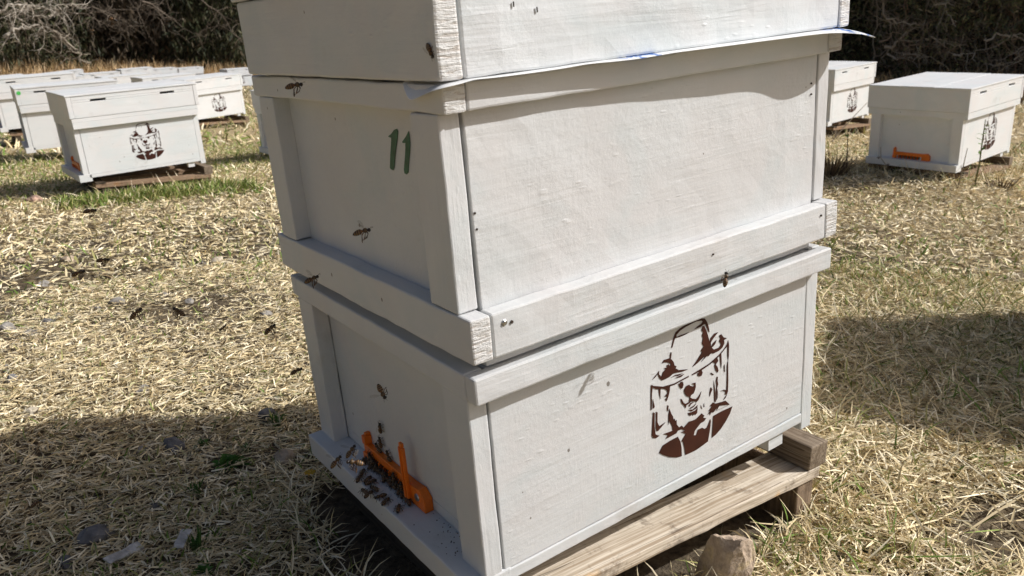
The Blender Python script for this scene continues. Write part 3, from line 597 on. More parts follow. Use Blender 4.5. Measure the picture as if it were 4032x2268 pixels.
sd = so_.modifiers.new('thick', 'SOLIDIFY'); sd.thickness = 0.0007
ss = so_.modifiers.new('sub', 'SUBSURF'); ss.levels = 1; ss.render_levels = 2

# ---- pallets
def pallet(name, loc, yaw, label, far=False, group='wooden pallets under the hives'):
    root = empty(name, loc, (0, 0, yaw))
    tag(root, label, 'pallet', group)
    jj, st = (0.0013, 0.02) if not far else (0.0, 0.7)
    pm = M['plank_far'] if far else M['plank']
    for i, (y0, y1) in enumerate(((-0.0125, 0.052), (0.165, 0.25), (0.32, 0.415))):
        q = MB(); q.board(0.035 if far else -0.004, 0.5225 + 0.004 * i, y0, y1, -0.0150, 0.0005, jj, st, 51 + i)
        q.build('plank', pm, root, bevel=0 if far else 0.0015)
    for x0, x1, z1 in ((0.06 if far else 0.028, 0.098 if far else 0.066, -0.0155), (0.484, 0.518, -0.0155)):
        q = MB(); q.board(x0, x1, -0.008, 0.412, -0.125, z1, jj, st, 55 + x0)
        q.build('bearer', M['leg'] if x0 > 0.1 else M['dark_wood'], root, bevel=0 if far else 0.002)
    q = MB(); q.board(0.4945, 0.532, -0.0135, 0.42, 0.0012, 0.0355, jj, st, 58)
    q.build('riser_beam', M['beam'], root, bevel=0 if far else 0.002)
    q = MB(); q.board(0.036 if far else -0.010, 0.076 if far else 0.030, -0.013, 0.418, 0.0012, 0.0085, jj, st, 59)
    q.build('front_batten', M['dark_wood'], root)
    return root
pallet('wooden_pallet', (0, 0, 0), 0.0, 'bare pine pallet with grey rear beam under the tall stacked hive')

# ------------------------------------------------------------------ hives behind
def lid_far(parent, lidh, rim, sh):
    z0 = 0.2610 + rim; z1 = z0 + lidh
    A0, A1, B0, B1 = -0.0062, 0.5250, -0.0185, 0.4225
    mb = MB()
    mb.box(A0, A0 + 0.018, B0, B1, z0, z1); mb.box(A1 - 0.018, A1, B0, B1, z0, z1)
    a0, a1 = A0 + 0.0185, A1 - 0.0185
    zs0, zs1 = z1 - 0.026, z1 - 0.017
    for y0, y1 in ((B0 + 0.001, B0 + 0.018), (B1 - 0.018, B1)):
        mb.box(a0, a1, y0, y1, z0, zs0 - 0.0002)
        mb.box(a0, a1, y0, y1, zs1 + 0.0002, z1 - 0.0002)
        for u, v in ((a0, 0.085), (0.145, 0.365), (0.425, a1)):
            mb.box(u, v, y0, y1, zs0, zs1)
    mb.box(A0 + 0.0182, A1 - 0.0182, B0 + 0.0185, B1 - 0.0185, z1 - 0.01, z1 - 0.001)
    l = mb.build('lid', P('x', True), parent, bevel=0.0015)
    q = MB()
    for k in range(3):
        y0 = B0 - 0.002 + k * 0.1482
        q.box(A0 - 0.003, A1 + 0.003, y0, y0 + 0.147, z1 + 0.0005, z1 + 0.007 + 0.0008 * (k == 1))
    q.build('top_board', P('x', True), l, bevel=0.001)
    return l

def field_hive(loc, yaw, tilt, rim, lidh, label, logo=True, gate=True):
    m = Matrix.Translation(loc) @ Matrix.Rotation(yaw, 4, 'Z') @ Matrix.Rotation(-tilt, 4, 'Y')
    root = empty('beehive', (0, 0, 0), mat=m)
    tag(root, label, 'beehive', 'white beehives')
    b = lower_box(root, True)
    if rim > 0.002:
        q = MB()
        q.box(-0.001, 0.5135, -0.0165, 0.4185, 0.2605, 0.2605 + rim - 0.0005)
        q.build('spacer_frame', P('x', True), root)
    if gate: entrance_gate(root, True)
    if logo:
        flat_shapes(EMB, lambda p: (p[0] - 0.015, -0.0002, p[1]), (0, -1, 0), 0.0006).build('bear_emblem', M['emblem'], b)
    lid_far(root, lidh, rim, 0)
    return root
def pos_pallet(loc, yaw, lab):
    pallet('wooden_pallet', loc, yaw, lab, True)

f1 = field_hive((0.147, 3.283, -0.038), 0.038, 0.072, 0.016, 0.088, 'nearest white beehive of the left field with large brown bear emblem on its long side')
pos_pallet((0.147, 3.283, -0.040), 0.038, 'brown pallet with green grass along its edge under the nearest left hive')
f2 = field_hive((3.187, 1.152, -0.001), 0.052, 0.085, 0.0, 0.094, 'white beehive on the right showing orange entrance gate and bright flat top')
pos_pallet((3.187, 1.152, -0.003), 0.052, 'pale pallet under the right hive with the orange gate')
f3 = field_hive((4.469, 2.634, 0.005), 0.077, 0.079, 0.012, 0.093, 'white beehive half hidden by the right side of the tall stack, bear emblem in view')
pos_pallet((4.469, 2.634, 0.003), 0.077, 'dark pallet under the hive half hidden behind the tall stack at right')

def clone(src, loc, yaw, tilt, label):
    c = copy_tree(src)
    c.matrix_world = Matrix.Translation(loc) @ Matrix.Rotation(yaw, 4, 'Z') @ Matrix.Rotation(-tilt, 4, 'Y')
    c['label'] = label
    return c
f4 = clone(f1, (0.097, 4.811, -0.072), -0.041, 0.062, 'white beehive directly behind the nearest left hive with green spot on its lid corner')
lidc = [c for c in kids(f4) if c.name.startswith('lid')][0]
q = MB(); q.tube([(0.012, -0.0188, 0.345), (0.012, -0.0197, 0.345)], 0.011, 9); q.build('paint_spot', plain('bright_green_paint', (0.10, 0.55, 0.12), 0.5), lidc)
FAR = [
 ((1.560, 6.990, -0.140), 0.157, 0.084, 'white beehive with bear emblem beside the tall stack, right of the nearest left hive'),
 ((1.237, 3.773, -0.079), 0.05, 0.08, 'white beehive mostly hidden behind the left edge of the tall stack'),
 ((0.081, 6.225, -0.073), -0.02, 0.07, 'white beehive at the left picture edge behind the green spotted hive'),
]
FARROW = [((0.972, 11.691, -0.285), 0.0, 0.085, 'far white hive lid in the left field behind the green spotted hive'),
 ((1.023, 15.603, -0.4), 0.0, 0.085, 'far white hive near the back row behind the left edge hive'),
 ((0.482, 13.938, -0.322), 0.02, 0.08, 'far white hive at the left picture edge in the back row'),
 ((1.413, 14.661, -0.296), 0.0, 0.11, 'tilted far white hive standing highest in the back row at left'),
 ((1.84, 14.099, -0.301), 0.02, 0.06, 'far white hive right of the tilted one in the back row'),
 ((2.63, 15.387, -0.277), 0.03, 0.07, 'far white hive in the middle of the back row'),
 ((3.353, 16.668, -0.313), 0.03, 0.05, 'far white hive in the back row second from the stack side'),
 ((4.335, 18.392, -0.356), 0.03, 0.06, 'smallest far white hive alone at the right of the back row'),
 ((4.852, 16.695, -0.345), 0.05, 0.05, 'far white hive just left of the tall stack in the back row'),
 ((1.473, 10.311, -0.221), 0.04, 0.07, 'middle distance white hive with shaded end behind the nearest left hive'),
 ((1.525, 8.471, -0.171), 0.05, 0.07, 'middle distance white hive with shaded end, left of the hive beside the stack')]
pl = None
for loc, yaw, tilt, lab in FAR + FARROW:
    clone(f2 if loc[1] > 3.7 and loc[1] < 3.8 else f1, loc, yaw, tilt, lab)
    if loc[1] < 8:
        pos_pallet((loc[0], loc[1], loc[2] - 0.002), yaw, {6.990: 'weathered pallet under the emblem hive beside the tall stack', 3.773: 'pallet under the hive hidden behind the tall stack', 6.225: 'brown pallet under the hive at the left picture edge'}[loc[1]])
# the neighbour whose shadow falls across the grass on the right (just outside the picture)
clone(f2, (1.46, -0.465, 0.0), 0.468, 0.085, 'white beehive just outside the right edge that shades the straw')
pos_pallet((1.46, -0.465, -0.002), 0.468, 'pallet under the hive outside the right edge')

# ------------------------------------------------------------------ soil
def ground_mesh():
    nr, na = 220, 240
    rr = np.concatenate([[0.0], np.geomspace(0.25, 110, nr)])
    aa = np.linspace(0, 2 * np.pi, na, endpoint=False)
    X = CAM.x + rr[:, None] * np.cos(aa)[None]; Y = CAM.y + rr[:, None] * np.sin(aa)[None]
    Z = ground_z(X, Y)
    Z = Z + 0.006 * np.sin(17 * X + 5 * Y) * np.sin(13 * Y - 3 * X) * (rr[:, None] < 8)
    v = np.stack([X, Y, Z], -1).reshape(-1, 3)
    f = []
    for i in range(nr):
        for k in range(na):
            k2 = (k + 1) % na
            f.append((i * na + k, (i + 1) * na + k, (i + 1) * na + k2, i * na + k2))
    me = bpy.data.meshes.new('ground'); me.from_pydata(v.tolist(), [], f)
    me.polygons.foreach_set('use_smooth', [True] * len(f))
    m, t, b = newmat('soil_and_thatch')
    o = coords(t, (1, 1, 1))
    n1 = noise(t, o, 3.0, 6, 0.65); n2 = noise(t, o, 60, 6, 0.7)
    c = mixc(t, ramp(t, n2, [(0.35, (0,)), (0.62, (1,))]), (0.035, 0.026, 0.018), (0.18, 0.14, 0.09))
    c = mixc(t, ramp(t, n1, [(0.45, (0,)), (0.7, (0.7,))]), c, (0.16, 0.13, 0.105))
    # away from the worn ground between the first hives the soil is hidden by old thatch
    gm = N(t, 'ShaderNodeNewGeometry')
    dv = N(t, 'ShaderNodeVectorMath', operation='DISTANCE'); dv.inputs[1].default_value = (0.5, 1.2, -0.07)
    t.links.new(gm.outputs['Position'], dv.inputs[0])
    far_ = ramp(t, math_(t, 'MULTIPLY', dv.outputs['Value'], 0.1), [(0.13, (0,)), (0.26, (1,))])
    th = mixc(t, ramp(t, n2, [(0.35, (0,)), (0.62, (1,))]), (0.24, 0.18, 0.10), (0.50, 0.40, 0.24))
    wood_ = N(t, 'ShaderNodeVectorMath', operation='DISTANCE'); wood_.inputs[1].default_value = (-0.4, -0.6, 0)
    t.links.new(gm.outputs['Position'], wood_.inputs[0])
    th = mixc(t, ramp(t, math_(t, 'MULTIPLY', wood_.outputs['Value'], 0.02), [(0.24, (0,)), (0.34, (1,))]), th, (0.10, 0.075, 0.05))
    c = mixc(t, far_, c, th)
    t.links.new(c, b.inputs['Base Color']); b.inputs['Roughness'].default_value = 0.95
    b.inputs['Specular IOR Level'].default_value = 0.1
    bp = N(t, 'ShaderNodeBump', i_Strength=0.8, i_Distance=0.01); t.links.new(n2, bp.inputs['Height']); t.links.new(bp.outputs[0], b.inputs['Normal'])
    me.materials.append(m); me.update()
    o = bpy.data.objects.new('ground', me); C.objects.link(o)
    tag(o, kind='structure', label='bare brown soil of the bee yard', cat='ground')
ground_mesh()

# ------------------------------------------------------------------ grass
def vnoise(x, y, s, seed):
    """smooth value noise on arrays"""
    r = np.random.default_rng(seed); g = r.random((64, 64))
    u, v = x * s, y * s
    i, j_ = np.floor(u).astype(int), np.floor(v).astype(int)
    a, b = u - i, v - j_
    a, b = a * a * (3 - 2 * a), b * b * (3 - 2 * b)
    G = lambda p, q_: g[p % 64, q_ % 64]
    return (G(i, j_) * (1 - a) + G(i + 1, j_) * a) * (1 - b) + (G(i, j_ + 1) * (1 - a) + G(i + 1, j_ + 1) * a) * b

STRAW = np.array([(0.62, 0.54, 0.36), (0.54, 0.455, 0.29), (0.76, 0.69, 0.53), (0.45, 0.37, 0.225), (0.35, 0.285, 0.175), (0.49, 0.45, 0.345), (0.24, 0.185, 0.11), (0.39, 0.375, 0.22)])
STRAW_P = np.array([0.23, 0.18, 0.20, 0.11, 0.07, 0.08, 0.08, 0.05])
GREEN = np.array([(0.15, 0.24, 0.05), (0.21, 0.28, 0.07), (0.12, 0.19, 0.04), (0.30, 0.31, 0.11), (0.34, 0.33, 0.14)])

def blades(name, x, y, length, width, lift, green, label, mat, z0=None, curl=0.24, direction=None):
    """x, y arrays of roots; every blade a bent tapered strip"""
    n = len(x)
    th = rng.uniform(0, 2 * np.pi, n) if direction is None else direction
    lf = np.clip(lift, -0.1, 1.5)
    d = np.stack([np.cos(th) * np.cos(lf), np.sin(th) * np.cos(lf), np.sin(lf)], 1)
    side = np.stack([-np.sin(th), np.cos(th), np.zeros(n)], 1)
    nrm = np.cross(d, side)
    roll = rng.normal(0, 0.6, n)
    side = side * np.cos(roll)[:, None] + nrm * np.sin(roll)[:, None]
    side2 = np.stack([-np.sin(th), np.cos(th), np.zeros(n)], 1)
    base = np.stack([x, y, ground_z(x, y) + (rng.uniform(0.0, 0.016, n) if z0 is None else z0)], 1)
    bend = rng.normal(0, curl, n) * length
    sag = -np.abs(rng.normal(0, 0.35, n)) * length * (lf > 0.25)
    ts = np.array([0, 0.35, 0.7, 1.0]); wd = np.array([0.75, 1.0, 0.75, 0.12])
    V = np.empty((n, 8, 3), np.float32)
    for k, (t_, w_) in enumerate(zip(ts, wd)):
        c = base + d * (length * t_)[:, None] + side2 * (bend * t_ * t_)[:, None]
        c[:, 2] += sag * t_ * t_
        V[:, 2 * k] = c - side * (width * w_ * 0.5)[:, None]
        V[:, 2 * k + 1] = c + side * (width * w_ * 0.5)[:, None]
    col = STRAW[rng.choice(len(STRAW), n, p=STRAW_P)]
    col = np.where(green[:, None], GREEN[rng.choice(len(GREEN), n)], col)
    col = col * rng.uniform(0.85, 1.25, n)[:, None] * np.where(green, 1.0, 1.22)[:, None] * np.array([1.03, 1.0, 0.94])
    me = bpy.data.meshes.new(name)
    me.vertices.add(n * 8); me.vertices.foreach_set('co', V.ravel())
    q = np.array([[0, 1, 3, 2], [2, 3, 5, 4], [4, 5, 7, 6]])
    F = (np.arange(n) * 8)[:, None, None] + q[None]
    nf = n * 3
    me.loops.add(nf * 4); me.loops.foreach_set('vertex_index', F.ravel().astype(np.int32))
    me.polygons.add(nf); me.polygons.foreach_set('loop_start', np.arange(0, nf * 4, 4, dtype=np.int32))
    me.update(calc_edges=True)
    a = me.attributes.new('Col', 'FLOAT_COLOR', 'POINT')
    cc = np.repeat(np.c_[col, np.ones(n)], 8, axis=0).astype(np.float32)
    a.data.foreach_set('color', cc.ravel())
    me.materials.append(mat)
    o = bpy.data.objects.new(name, me); C.objects.link(o)
    tag(o, label, 'grass', kind='stuff')
    return o

def wedge(n, r0, r1, a0=12, a1=102):
    r = np.sqrt(rng.uniform(r0 * r0, r1 * r1, n)); a = np.radians(rng.uniform(a0, a1, n))
    return CAM.x + r * np.cos(a), CAM.y + r * np.sin(a)

def keep_out(x, y):
    return ~((x > -0.03) & (x < 0.53) & (y > -0.012) & (y < 0.42))

def bare(x, y):
    """worn patches of soil showing between the clippings"""
    v = 0.6 * vnoise(x + 40, y + 40, 2.2, 3) + 0.4 * vnoise(x + 40, y + 40, 6.5, 5)
    spot = np.exp(-(((x - 0.70) / 0.10) ** 2 + ((y + 0.17) / 0.05) ** 2))
    spot2 = np.exp(-(((x - 0.1) / 0.30) ** 2 + ((y - 1.45) / 0.22) ** 2)) * 0.22 + np.exp(-(((x + 0.25) / 0.3) ** 2 + ((y - 2.0) / 0.25) ** 2)) * 0.25
    spot3 = 0.75 * np.exp(-(((x + 0.045) / 0.055) ** 2 + ((y - 0.12) / 0.24) ** 4))
    return v + spot + spot2 + spot3

def grn(x, y):
    g = 0.03 + 0.15 * np.clip((vnoise(x + 9, y + 9, 1.3, 11) - 0.5) * 3, 0, 1)
    g = g + 0.85 * np.exp(-(((x - 0.42) / 0.36) ** 4 + ((y - 3.16 + 0.06 * x) / 0.13) ** 2))
    g = g + 0.40 * (1 / (1 + np.exp(-(y - 3.5) * 4))) * (x < 3)
    g = g + 0.04 * (x > 0.45) * (y < 1.2)
    return np.clip(g, 0, 0.95)

# cut straw close to the camera
x, y = wedge(250000, 0.62, 2.4)
right = np.clip((x - 0.35 - 0.35 * y) / 0.25, 0, 1)
k = keep_out(x, y) & (rng.uniform(0, 1, len(x)) < np.clip(1.45 - 1.45 * bare(x, y), 0.04, 1))
x, y, right = x[k], y[k], right[k]
n = len(x)
g = rng.uniform(0, 1, n) < grn(x, y) * 0.8
ln = rng.uniform(0.009, 0.029, n) * (1 + 1.1 * right); wdt = rng.uniform(0.0011, 0.0030, n) * (1 + 0.15 * right)
lf = np.abs(rng.normal(0.04, 0.16, n)) * (1 + 0.9 * right)
up = (rng.uniform(0, 1, n) < 0.03 + 0.07 * right); lf[up] = rng.uniform(0.4, 1.2, up.sum()); lf[g] = rng.uniform(0.3, 1.2, g.sum())
blades('cut_straw', x, y, ln, wdt, lf, g, 'dry mown straw clippings covering the ground around the tall hive', M['straw'])
# the same straw goes on round the camera, coarser because it is out of the picture
x, y = wedge(120000, 0.3, 4.5, 102, 372)
n = len(x); k = keep_out(x, y); x, y = x[k], y[k]; n = len(x)
blades('cut_straw', x, y, rng.uniform(0.02, 0.05, n), rng.uniform(0.0025, 0.0055, n), np.abs(rng.normal(0.05, 0.2, n)), rng.uniform(0, 1, n) < 0.04, 'dry mown straw covering the ground outside the picture', M['straw'])
# middle distance
x, y = wedge(170000, 2.3, 6.0)
k = rng.uniform(0, 1, len(x)) < np.clip(1.8 - 1.6 * bare(x, y), 0.06, 1)
x, y = x[k], y[k]; n = len(x)
g = rng.uniform(0, 1, n) < grn(x, y)
lf = np.abs(rng.normal(0.10, 0.30, n)); up = rng.uniform(0, 1, n) < 0.10; lf[up] = rng.uniform(0.4, 1.3, up.sum()); lf[g] = rng.uniform(0.5, 1.4, g.sum())
blades('field_grass', x, y, rng.uniform(0.015, 0.046, n), rng.uniform(0.0024, 0.0060, n), lf, g, 'dry and greening mown grass between the hives', M['straw'])
# fresh green tuft row before the nearest left hive, and between the hives
x = rng.uniform(0.02, 0.82, 5200); y = rng.normal(3.165 - 0.06 * x, 0.05, 5200); n = len(x)
blades('green_grass', x, y, rng.uniform(0.02, 0.062, n), rng.uniform(0.003, 0.005, n), rng.uniform(0.6, 1.45, n), rng.uniform(0, 1, n) < 0.86, 'fresh green grass growing along the pallet of the nearest left hive', M['straw'])
# far field
x, y = wedge(80000, 5.8, 21.0)
n = len(x); g = rng.uniform(0, 1, n) < grn(x, y)
blades('far_grass', x, y, rng.uniform(0.04, 0.12, n), rng.uniform(0.008, 0.016, n), rng.uniform(0.1, 1.3, n), g, 'thin yellow green grass of the far field', M['straw'])
# longer wisps around the pallet and the hive on the right
def ring(cx, cy, hx, hy, n, spread):
    t_ = rng.uniform(0, 4, n); s_ = rng.uniform(-1, 1, n); side = t_.astype(int)
    px = np.where(side == 0, hx, np.where(side == 1, -hx, s_ * hx)); py = np.where(side >= 2, np.where(side == 2, hy, -hy), s_ * hy)
    return cx + px + rng.normal(0, spread, n), cy + py + rng.normal(0, spread, n)
xs, ys = [], []
for cx, cy, m_ in ((0.25, 0.2, 1100), (3.45, 1.36, 1100), (4.7, 2.84, 600), (0.4, 3.5, 350), (0.35, 5.0, 500), (1.8, 7.2, 400)):
    a, b = ring(cx, cy, 0.31, 0.25, m_, 0.035); xs.append(a); ys.append(b)
x, y = np.concatenate(xs), np.concatenate(ys); k = keep_out(x, y); x, y = x[k], y[k]; n = len(x)
near_ = np.hypot(x - 0.25, y - 0.2) < 0.7
blades('long_grass', x, y, rng.uniform(0.03, 0.12, n) * np.where(near_, 0.62, 1), rng.uniform(0.0015, 0.0035, n) * np.where(near_, 0.75, 1), rng.uniform(0.15, 1.3, n), rng.uniform(0, 1, n) < 0.14, 'longer dry grass left uncut around the pallets', M['straw'], curl=0.3)
# thin dry and green blades pushing up along the front plank
x = rng.uniform(-0.02, 0.56, 1500); y = -0.016 - np.abs(rng.normal(0, 0.055, 1500)); n = len(x)
blades('plank_grass', x, y, rng.uniform(0.02, 0.065, n), rng.uniform(0.0012, 0.0026, n), rng.uniform(0.1, 1.2, n), rng.uniform(0, 1, n) < 0.22, 'short dry and green grass along the front plank of the main pallet', M['straw'])
# stray wisps in the right foreground
x = rng.uniform(0.42, 1.35, 700); y = rng.uniform(-0.3, 0.6, 700); k = keep_out(x, y); x, y = x[k], y[k]; n = len(x)
blades('loose_straw', x, y, rng.uniform(0.06, 0.15, n), rng.uniform(0.0016, 0.0032, n), np.abs(rng.normal(0.12, 0.3, n)), rng.uniform(0, 1, n) < 0.05, 'long loose straw lying in the right foreground', M['straw'])
# tall dry grass along the wood edge
def edge_pts(n, a0, a1, r0, r1):
    a = np.radians(rng.uniform(a0, a1, n)); r = rng.uniform(r0, r1, n)
    return CAM.x + r * np.cos(a), CAM.y + r * np.sin(a)
x, y = edge_pts(26000, 58, 104, 20.0, 22.3); n = len(x)
o = blades('tall_dry_grass', x, y, rng.uniform(0.20, 0.62, n), rng.uniform(0.010, 0.022, n), rng.uniform(0.9, 1.5, n), np.zeros(n, bool), 'strip of tall brown dry grass in front of the wood', M['straw'], curl=0.12)
cd = o.data.attributes['Col'].data
cc = np.empty(len(cd) * 4, np.float32); cd.foreach_get('color', cc); cc = cc.reshape(-1, 4); cc[:, :3] *= np.array([0.74, 0.62, 0.52]); cd.foreach_set('color', cc.ravel())
x, y = edge_pts(9000, 12, 44, 10.6, 12.2); n = len(x)
o = blades('tall_dry_grass', x, y, rng.uniform(0.10, 0.45, n), rng.uniform(0.006, 0.013, n), rng.uniform(0.8, 1.5, n), np.zeros(n, bool), 'thin brown dry grass at the foot of the right wood', M['straw'], curl=0.15)
cd = o.data.attributes['Col'].data
cc = np.empty(len(cd) * 4, np.float32); cd.foreach_get('color', cc); cc = cc.reshape(-1, 4); cc[:, :3] *= np.array([0.52, 0.46, 0.42]); cd.foreach_set('color', cc.ravel())

# ------------------------------------------------------------------ stones, weeds, stalks
def stone(loc, size, col, label, seed, name='stone', flat=0.6, grp='stones in the straw'):
    bm = bmesh.new(); bmesh.ops.create_icosphere(bm, subdivisions=3, radius=1)
    r_ = random.Random(seed); off = Vector((r_.random() * 50, r_.random() * 50, 0))
    cuts = [(Vector((r_.gauss(0, 1), r_.gauss(0, 1), r_.gauss(0, 1))).normalized(), r_.uniform(0.55, 0.85)) for _ in range(9)]
    for v in bm.verts:
        p = v.co.copy()
        for nrm, dd in cuts:
            e = p.dot(nrm) - dd
            if e > 0: p -= nrm * e * 0.92
        p += mnoise.noise_vector(p * 2.2 + off) * 0.12 + mnoise.noise_vector(p * 7 + off) * 0.03
        v.co = Vector((p.x * size[0], p.y * size[1], p.z * size[2]))
    me = bpy.data.meshes.new(name); bm.to_mesh(me); bm.free()
    me.materials.append(plain('stone_' + str(seed), col, 0.85, 0.35, 45, 0.004))
    o = bpy.data.objects.new(name, me); C.objects.link(o)
    o.location = (loc[0], loc[1], float(ground_z(loc[0], loc[1])) + size[2] * 0.12 + (loc[2] if len(loc) > 2 else 0.006))
    o.rotation_euler.z = r_.uniform(0, 6)
    tag(o, label, 'stone', grp)
    return o
grey, blue, tan, pale = (0.27, 0.25, 0.225), (0.155, 0.15, 0.15), (0.38, 0.30, 0.22), (0.46, 0.40, 0.31)
for i, (lx, ly, sz, cl, lab) in enumerate((
    (-0.305, 0.945, 0.024, pale, 'rounded cream stone in the sunlit straw just above the left edge of the shadow'),
    (-0.13, 0.93, 0.021, grey, 'upright grey stone standing in the sunlit straw just above the shadow'),
    (-0.278, 0.502, 0.034, blue, 'largest dark blue grey stone in the shaded straw at lower left'),
    (-0.137, 0.686, 0.030, blue, 'flat dark slate stone in the middle of the shaded straw'),
    (-0.181, 0.704, 0.018, grey, 'small light grey flat stone left of the dark slate in the shade'),
    (-0.012, 0.535, 0.032, tan, 'brownish grey stone near the corner of the landing board'),
    (-0.247, 0.574, 0.014, blue, 'small dark pebble above the largest blue grey stone'),
    (-0.319, 0.461, 0.020, blue, 'dark stone at the bottom left corner in the shade'),
    (-0.20, 0.53, 0.012, blue, 'tiny dark pebble right of the largest blue grey stone'),
    (0.015, 0.69, 0.026, blue, 'dark stone beside the green weed near the stack edge'),
    (-0.086, 2.134, 0.034, tan, 'brown grey stone in the bare patch at far left'),
    (-0.18, 1.888, 0.026, grey, 'angular grey stone in the bare patch below the brown one'),
    (-0.202, 2.206, 0.030, tan, 'reddish tan stone at the left picture edge in the bare patch'),
    (-0.057, 1.559, 0.028, grey, 'grey stone below the two flying bees over the straw'),
    (0.262, 1.818, 0.032, pale, 'pale cream stone in the straw left of the stack'),
    (-0.299, 1.509, 0.030, grey, 'grey stone at the left edge in the sun'),
    (-0.257, 1.44, 0.022, grey, 'light grey broken stone right of the left edge stone'),
    (-0.214, 1.509, 0.026, blue, 'dark grey stone in the bare soil beside the broken stone'),
    (0.203, 1.239, 0.026, grey, 'mottled grey stone in the straw close to the left side of the stack'),
    (-0.318, 1.125, 0.022, blue, 'bluish stone at the left picture edge halfway down'),
    (-0.046, 3.361, 0.060, (0.38, 0.25, 0.19), 'reddish stone in the grass in front of the green spotted hive'),
    (0.05, 0.74, 0.016, grey, 'small grey stone on the shadow edge near the stack'),
)):
    sz *= 0.78 if lab[:7] != 'largest' else 0.78
    stone((lx, ly), (sz, sz * random.uniform(0.65, 0.9), sz * random.uniform(0.55, 0.8)), cl, lab, 100 + i)
for i in range(26):     # little chips of gravel
    lx, ly = random.uniform(-0.36, 0.25), random.uniform(1.1, 2.3)
    sz = random.uniform(0.006, 0.014)
    stone((lx, ly), (sz, sz * 0.8, sz * 0.7), random.choice((grey, blue, pale, tan)), 'small gravel chip among the sunlit straw left of the stack', 200 + i, 'gravel_chip', grp='gravel chips in the sunlit straw')

def rock():
    """broken block leaning beside the pallet"""
    bm = bmesh.new(); bmesh.ops.create_icosphere(bm, subdivisions=5, radius=1)
    cuts = [((0.05, 0.25, 0.97), 0.62), ((0.75, 0.15, 0.64), 0.80), ((-0.97, -0.10, 0.2), 0.62), ((0.98, 0.05, -0.1), 0.66), ((0.05, -0.99, 0.10), 0.60), ((-0.62, -0.76, 0.18), 0.70),
            ((0.72, -0.68, -0.1), 0.74), ((0, 0.95, 0.2), 0.6), ((0.45, -0.80, 0.42), 0.72), ((-0.5, -0.3, 0.82), 0.78)]
    for v in bm.verts:
        p = v.co * 1.25
        p += mnoise.noise_vector(p * 1.7 + Vector((3, 8, 1))) * 0.10
        for nrm, dd in cuts:
            nv = Vector(nrm).normalized(); e = p.dot(nv) - dd
            if e > 0: p -= nv * e * 0.97
        p += mnoise.noise_vector(p * 5.5) * 0.030 + mnoise.noise_vector(p * 14) * 0.016 + mnoise.noise_vector(p * 34) * 0.007
        v.co = Vector((p.x * 0.035, p.y * 0.034, p.z * 0.070 - 0.020))
    me = bpy.data.meshes.new('rock'); bm.to_mesh(me); bm.free()
    m, t, bb = newmat('broken_rock')
    o = coords(t, (1, 1, 1)); n1 = noise(t, o, 38, 5, 0.65, 0.5); n2 = noise(t, o, 160, 5, 0.7)
    c_ = ramp(t, n1, [(0.25, (0.25, 0.19, 0.14)), (0.42, (0.45, 0.35, 0.26)), (0.55, (0.53, 0.42, 0.31)), (0.66, (0.58, 0.46, 0.27)), (0.8, (0.34, 0.31, 0.25))])
    t.links.new(mixc(t, ramp(t, n2, [(0.4, (0,)), (0.7, (0.5,))]), c_, (0.14, 0.10, 0.075)), bb.inputs['Base Color'])
    bb.inputs['Roughness'].default_value = 0.85
    bp = N(t, 'ShaderNodeBump', i_Strength=0.8, i_Distance=0.003); t.links.new(n2, bp.inputs['Height']); t.links.new(bp.outputs[0], bb.inputs['Normal'])
    me.materials.append(m)
    ob = bpy.data.objects.new('rock', me); C.objects.link(ob)
    ob.location = (0.300, -0.050, -0.028); ob.rotation_euler = (0.06, 0.08, R(-26))
    tag(ob, 'broken reddish brown rock standing on end in front of the pallet plank', 'rock')
rock()

def weed(loc, r_, h_, nl, label, seed, col=((0.06, 0.15, 0.03), (0.09, 0.19, 0.045)), wide=0.3):
    rs = random.Random(seed); mb = MB(); st = MB()
    gz = float(ground_z(*loc))
    r_ *= 0.8; h_ *= 0.8
    root = empty('weed_plant', (loc[0], loc[1], gz)); tag(root, label, 'weed', 'green weeds in the shaded straw')
    for i in range(nl):
        a = rs.uniform(0, 6.28); el = rs.uniform(0.25, 1.35); ln_ = r_ * rs.uniform(0.6, 1.2)
        d = Vector((math.cos(a) * math.cos(el), math.sin(a) * math.cos(el), math.sin(el) * h_ / r_))
        b0 = Vector((rs.uniform(-1, 1), rs.uniform(-1, 1), 0)) * r_ * 0.35 + Vector((0, 0, 0.008))
        sd_ = Vector((-math.sin(a), math.cos(a), rs.uniform(-0.4, 0.4))) * ln_ * wide * rs.uniform(0.5, 1)
        mid_ = b0 + d * ln_ * 0.55; tip = b0 + d * ln_ + Vector((0, 0, -0.25 * ln_))
        kk = rs.uniform(0.8, 1.25); cl = rs.choice(col); cl = tuple(c * kk for c in cl)
        mb.add([b0, mid_ - sd_ * 0.5, tip, mid_ + sd_ * 0.5], [(0, 1, 2, 3)], cl)
        st.tube([(0, 0, -0.01), b0, b0 + d * ln_ * 0.3], 0.0008, 4, (0.12, 0.17, 0.06))
    mb.build('leaves', M['leaf'], root); st.build('stem', M['leaf'], root)
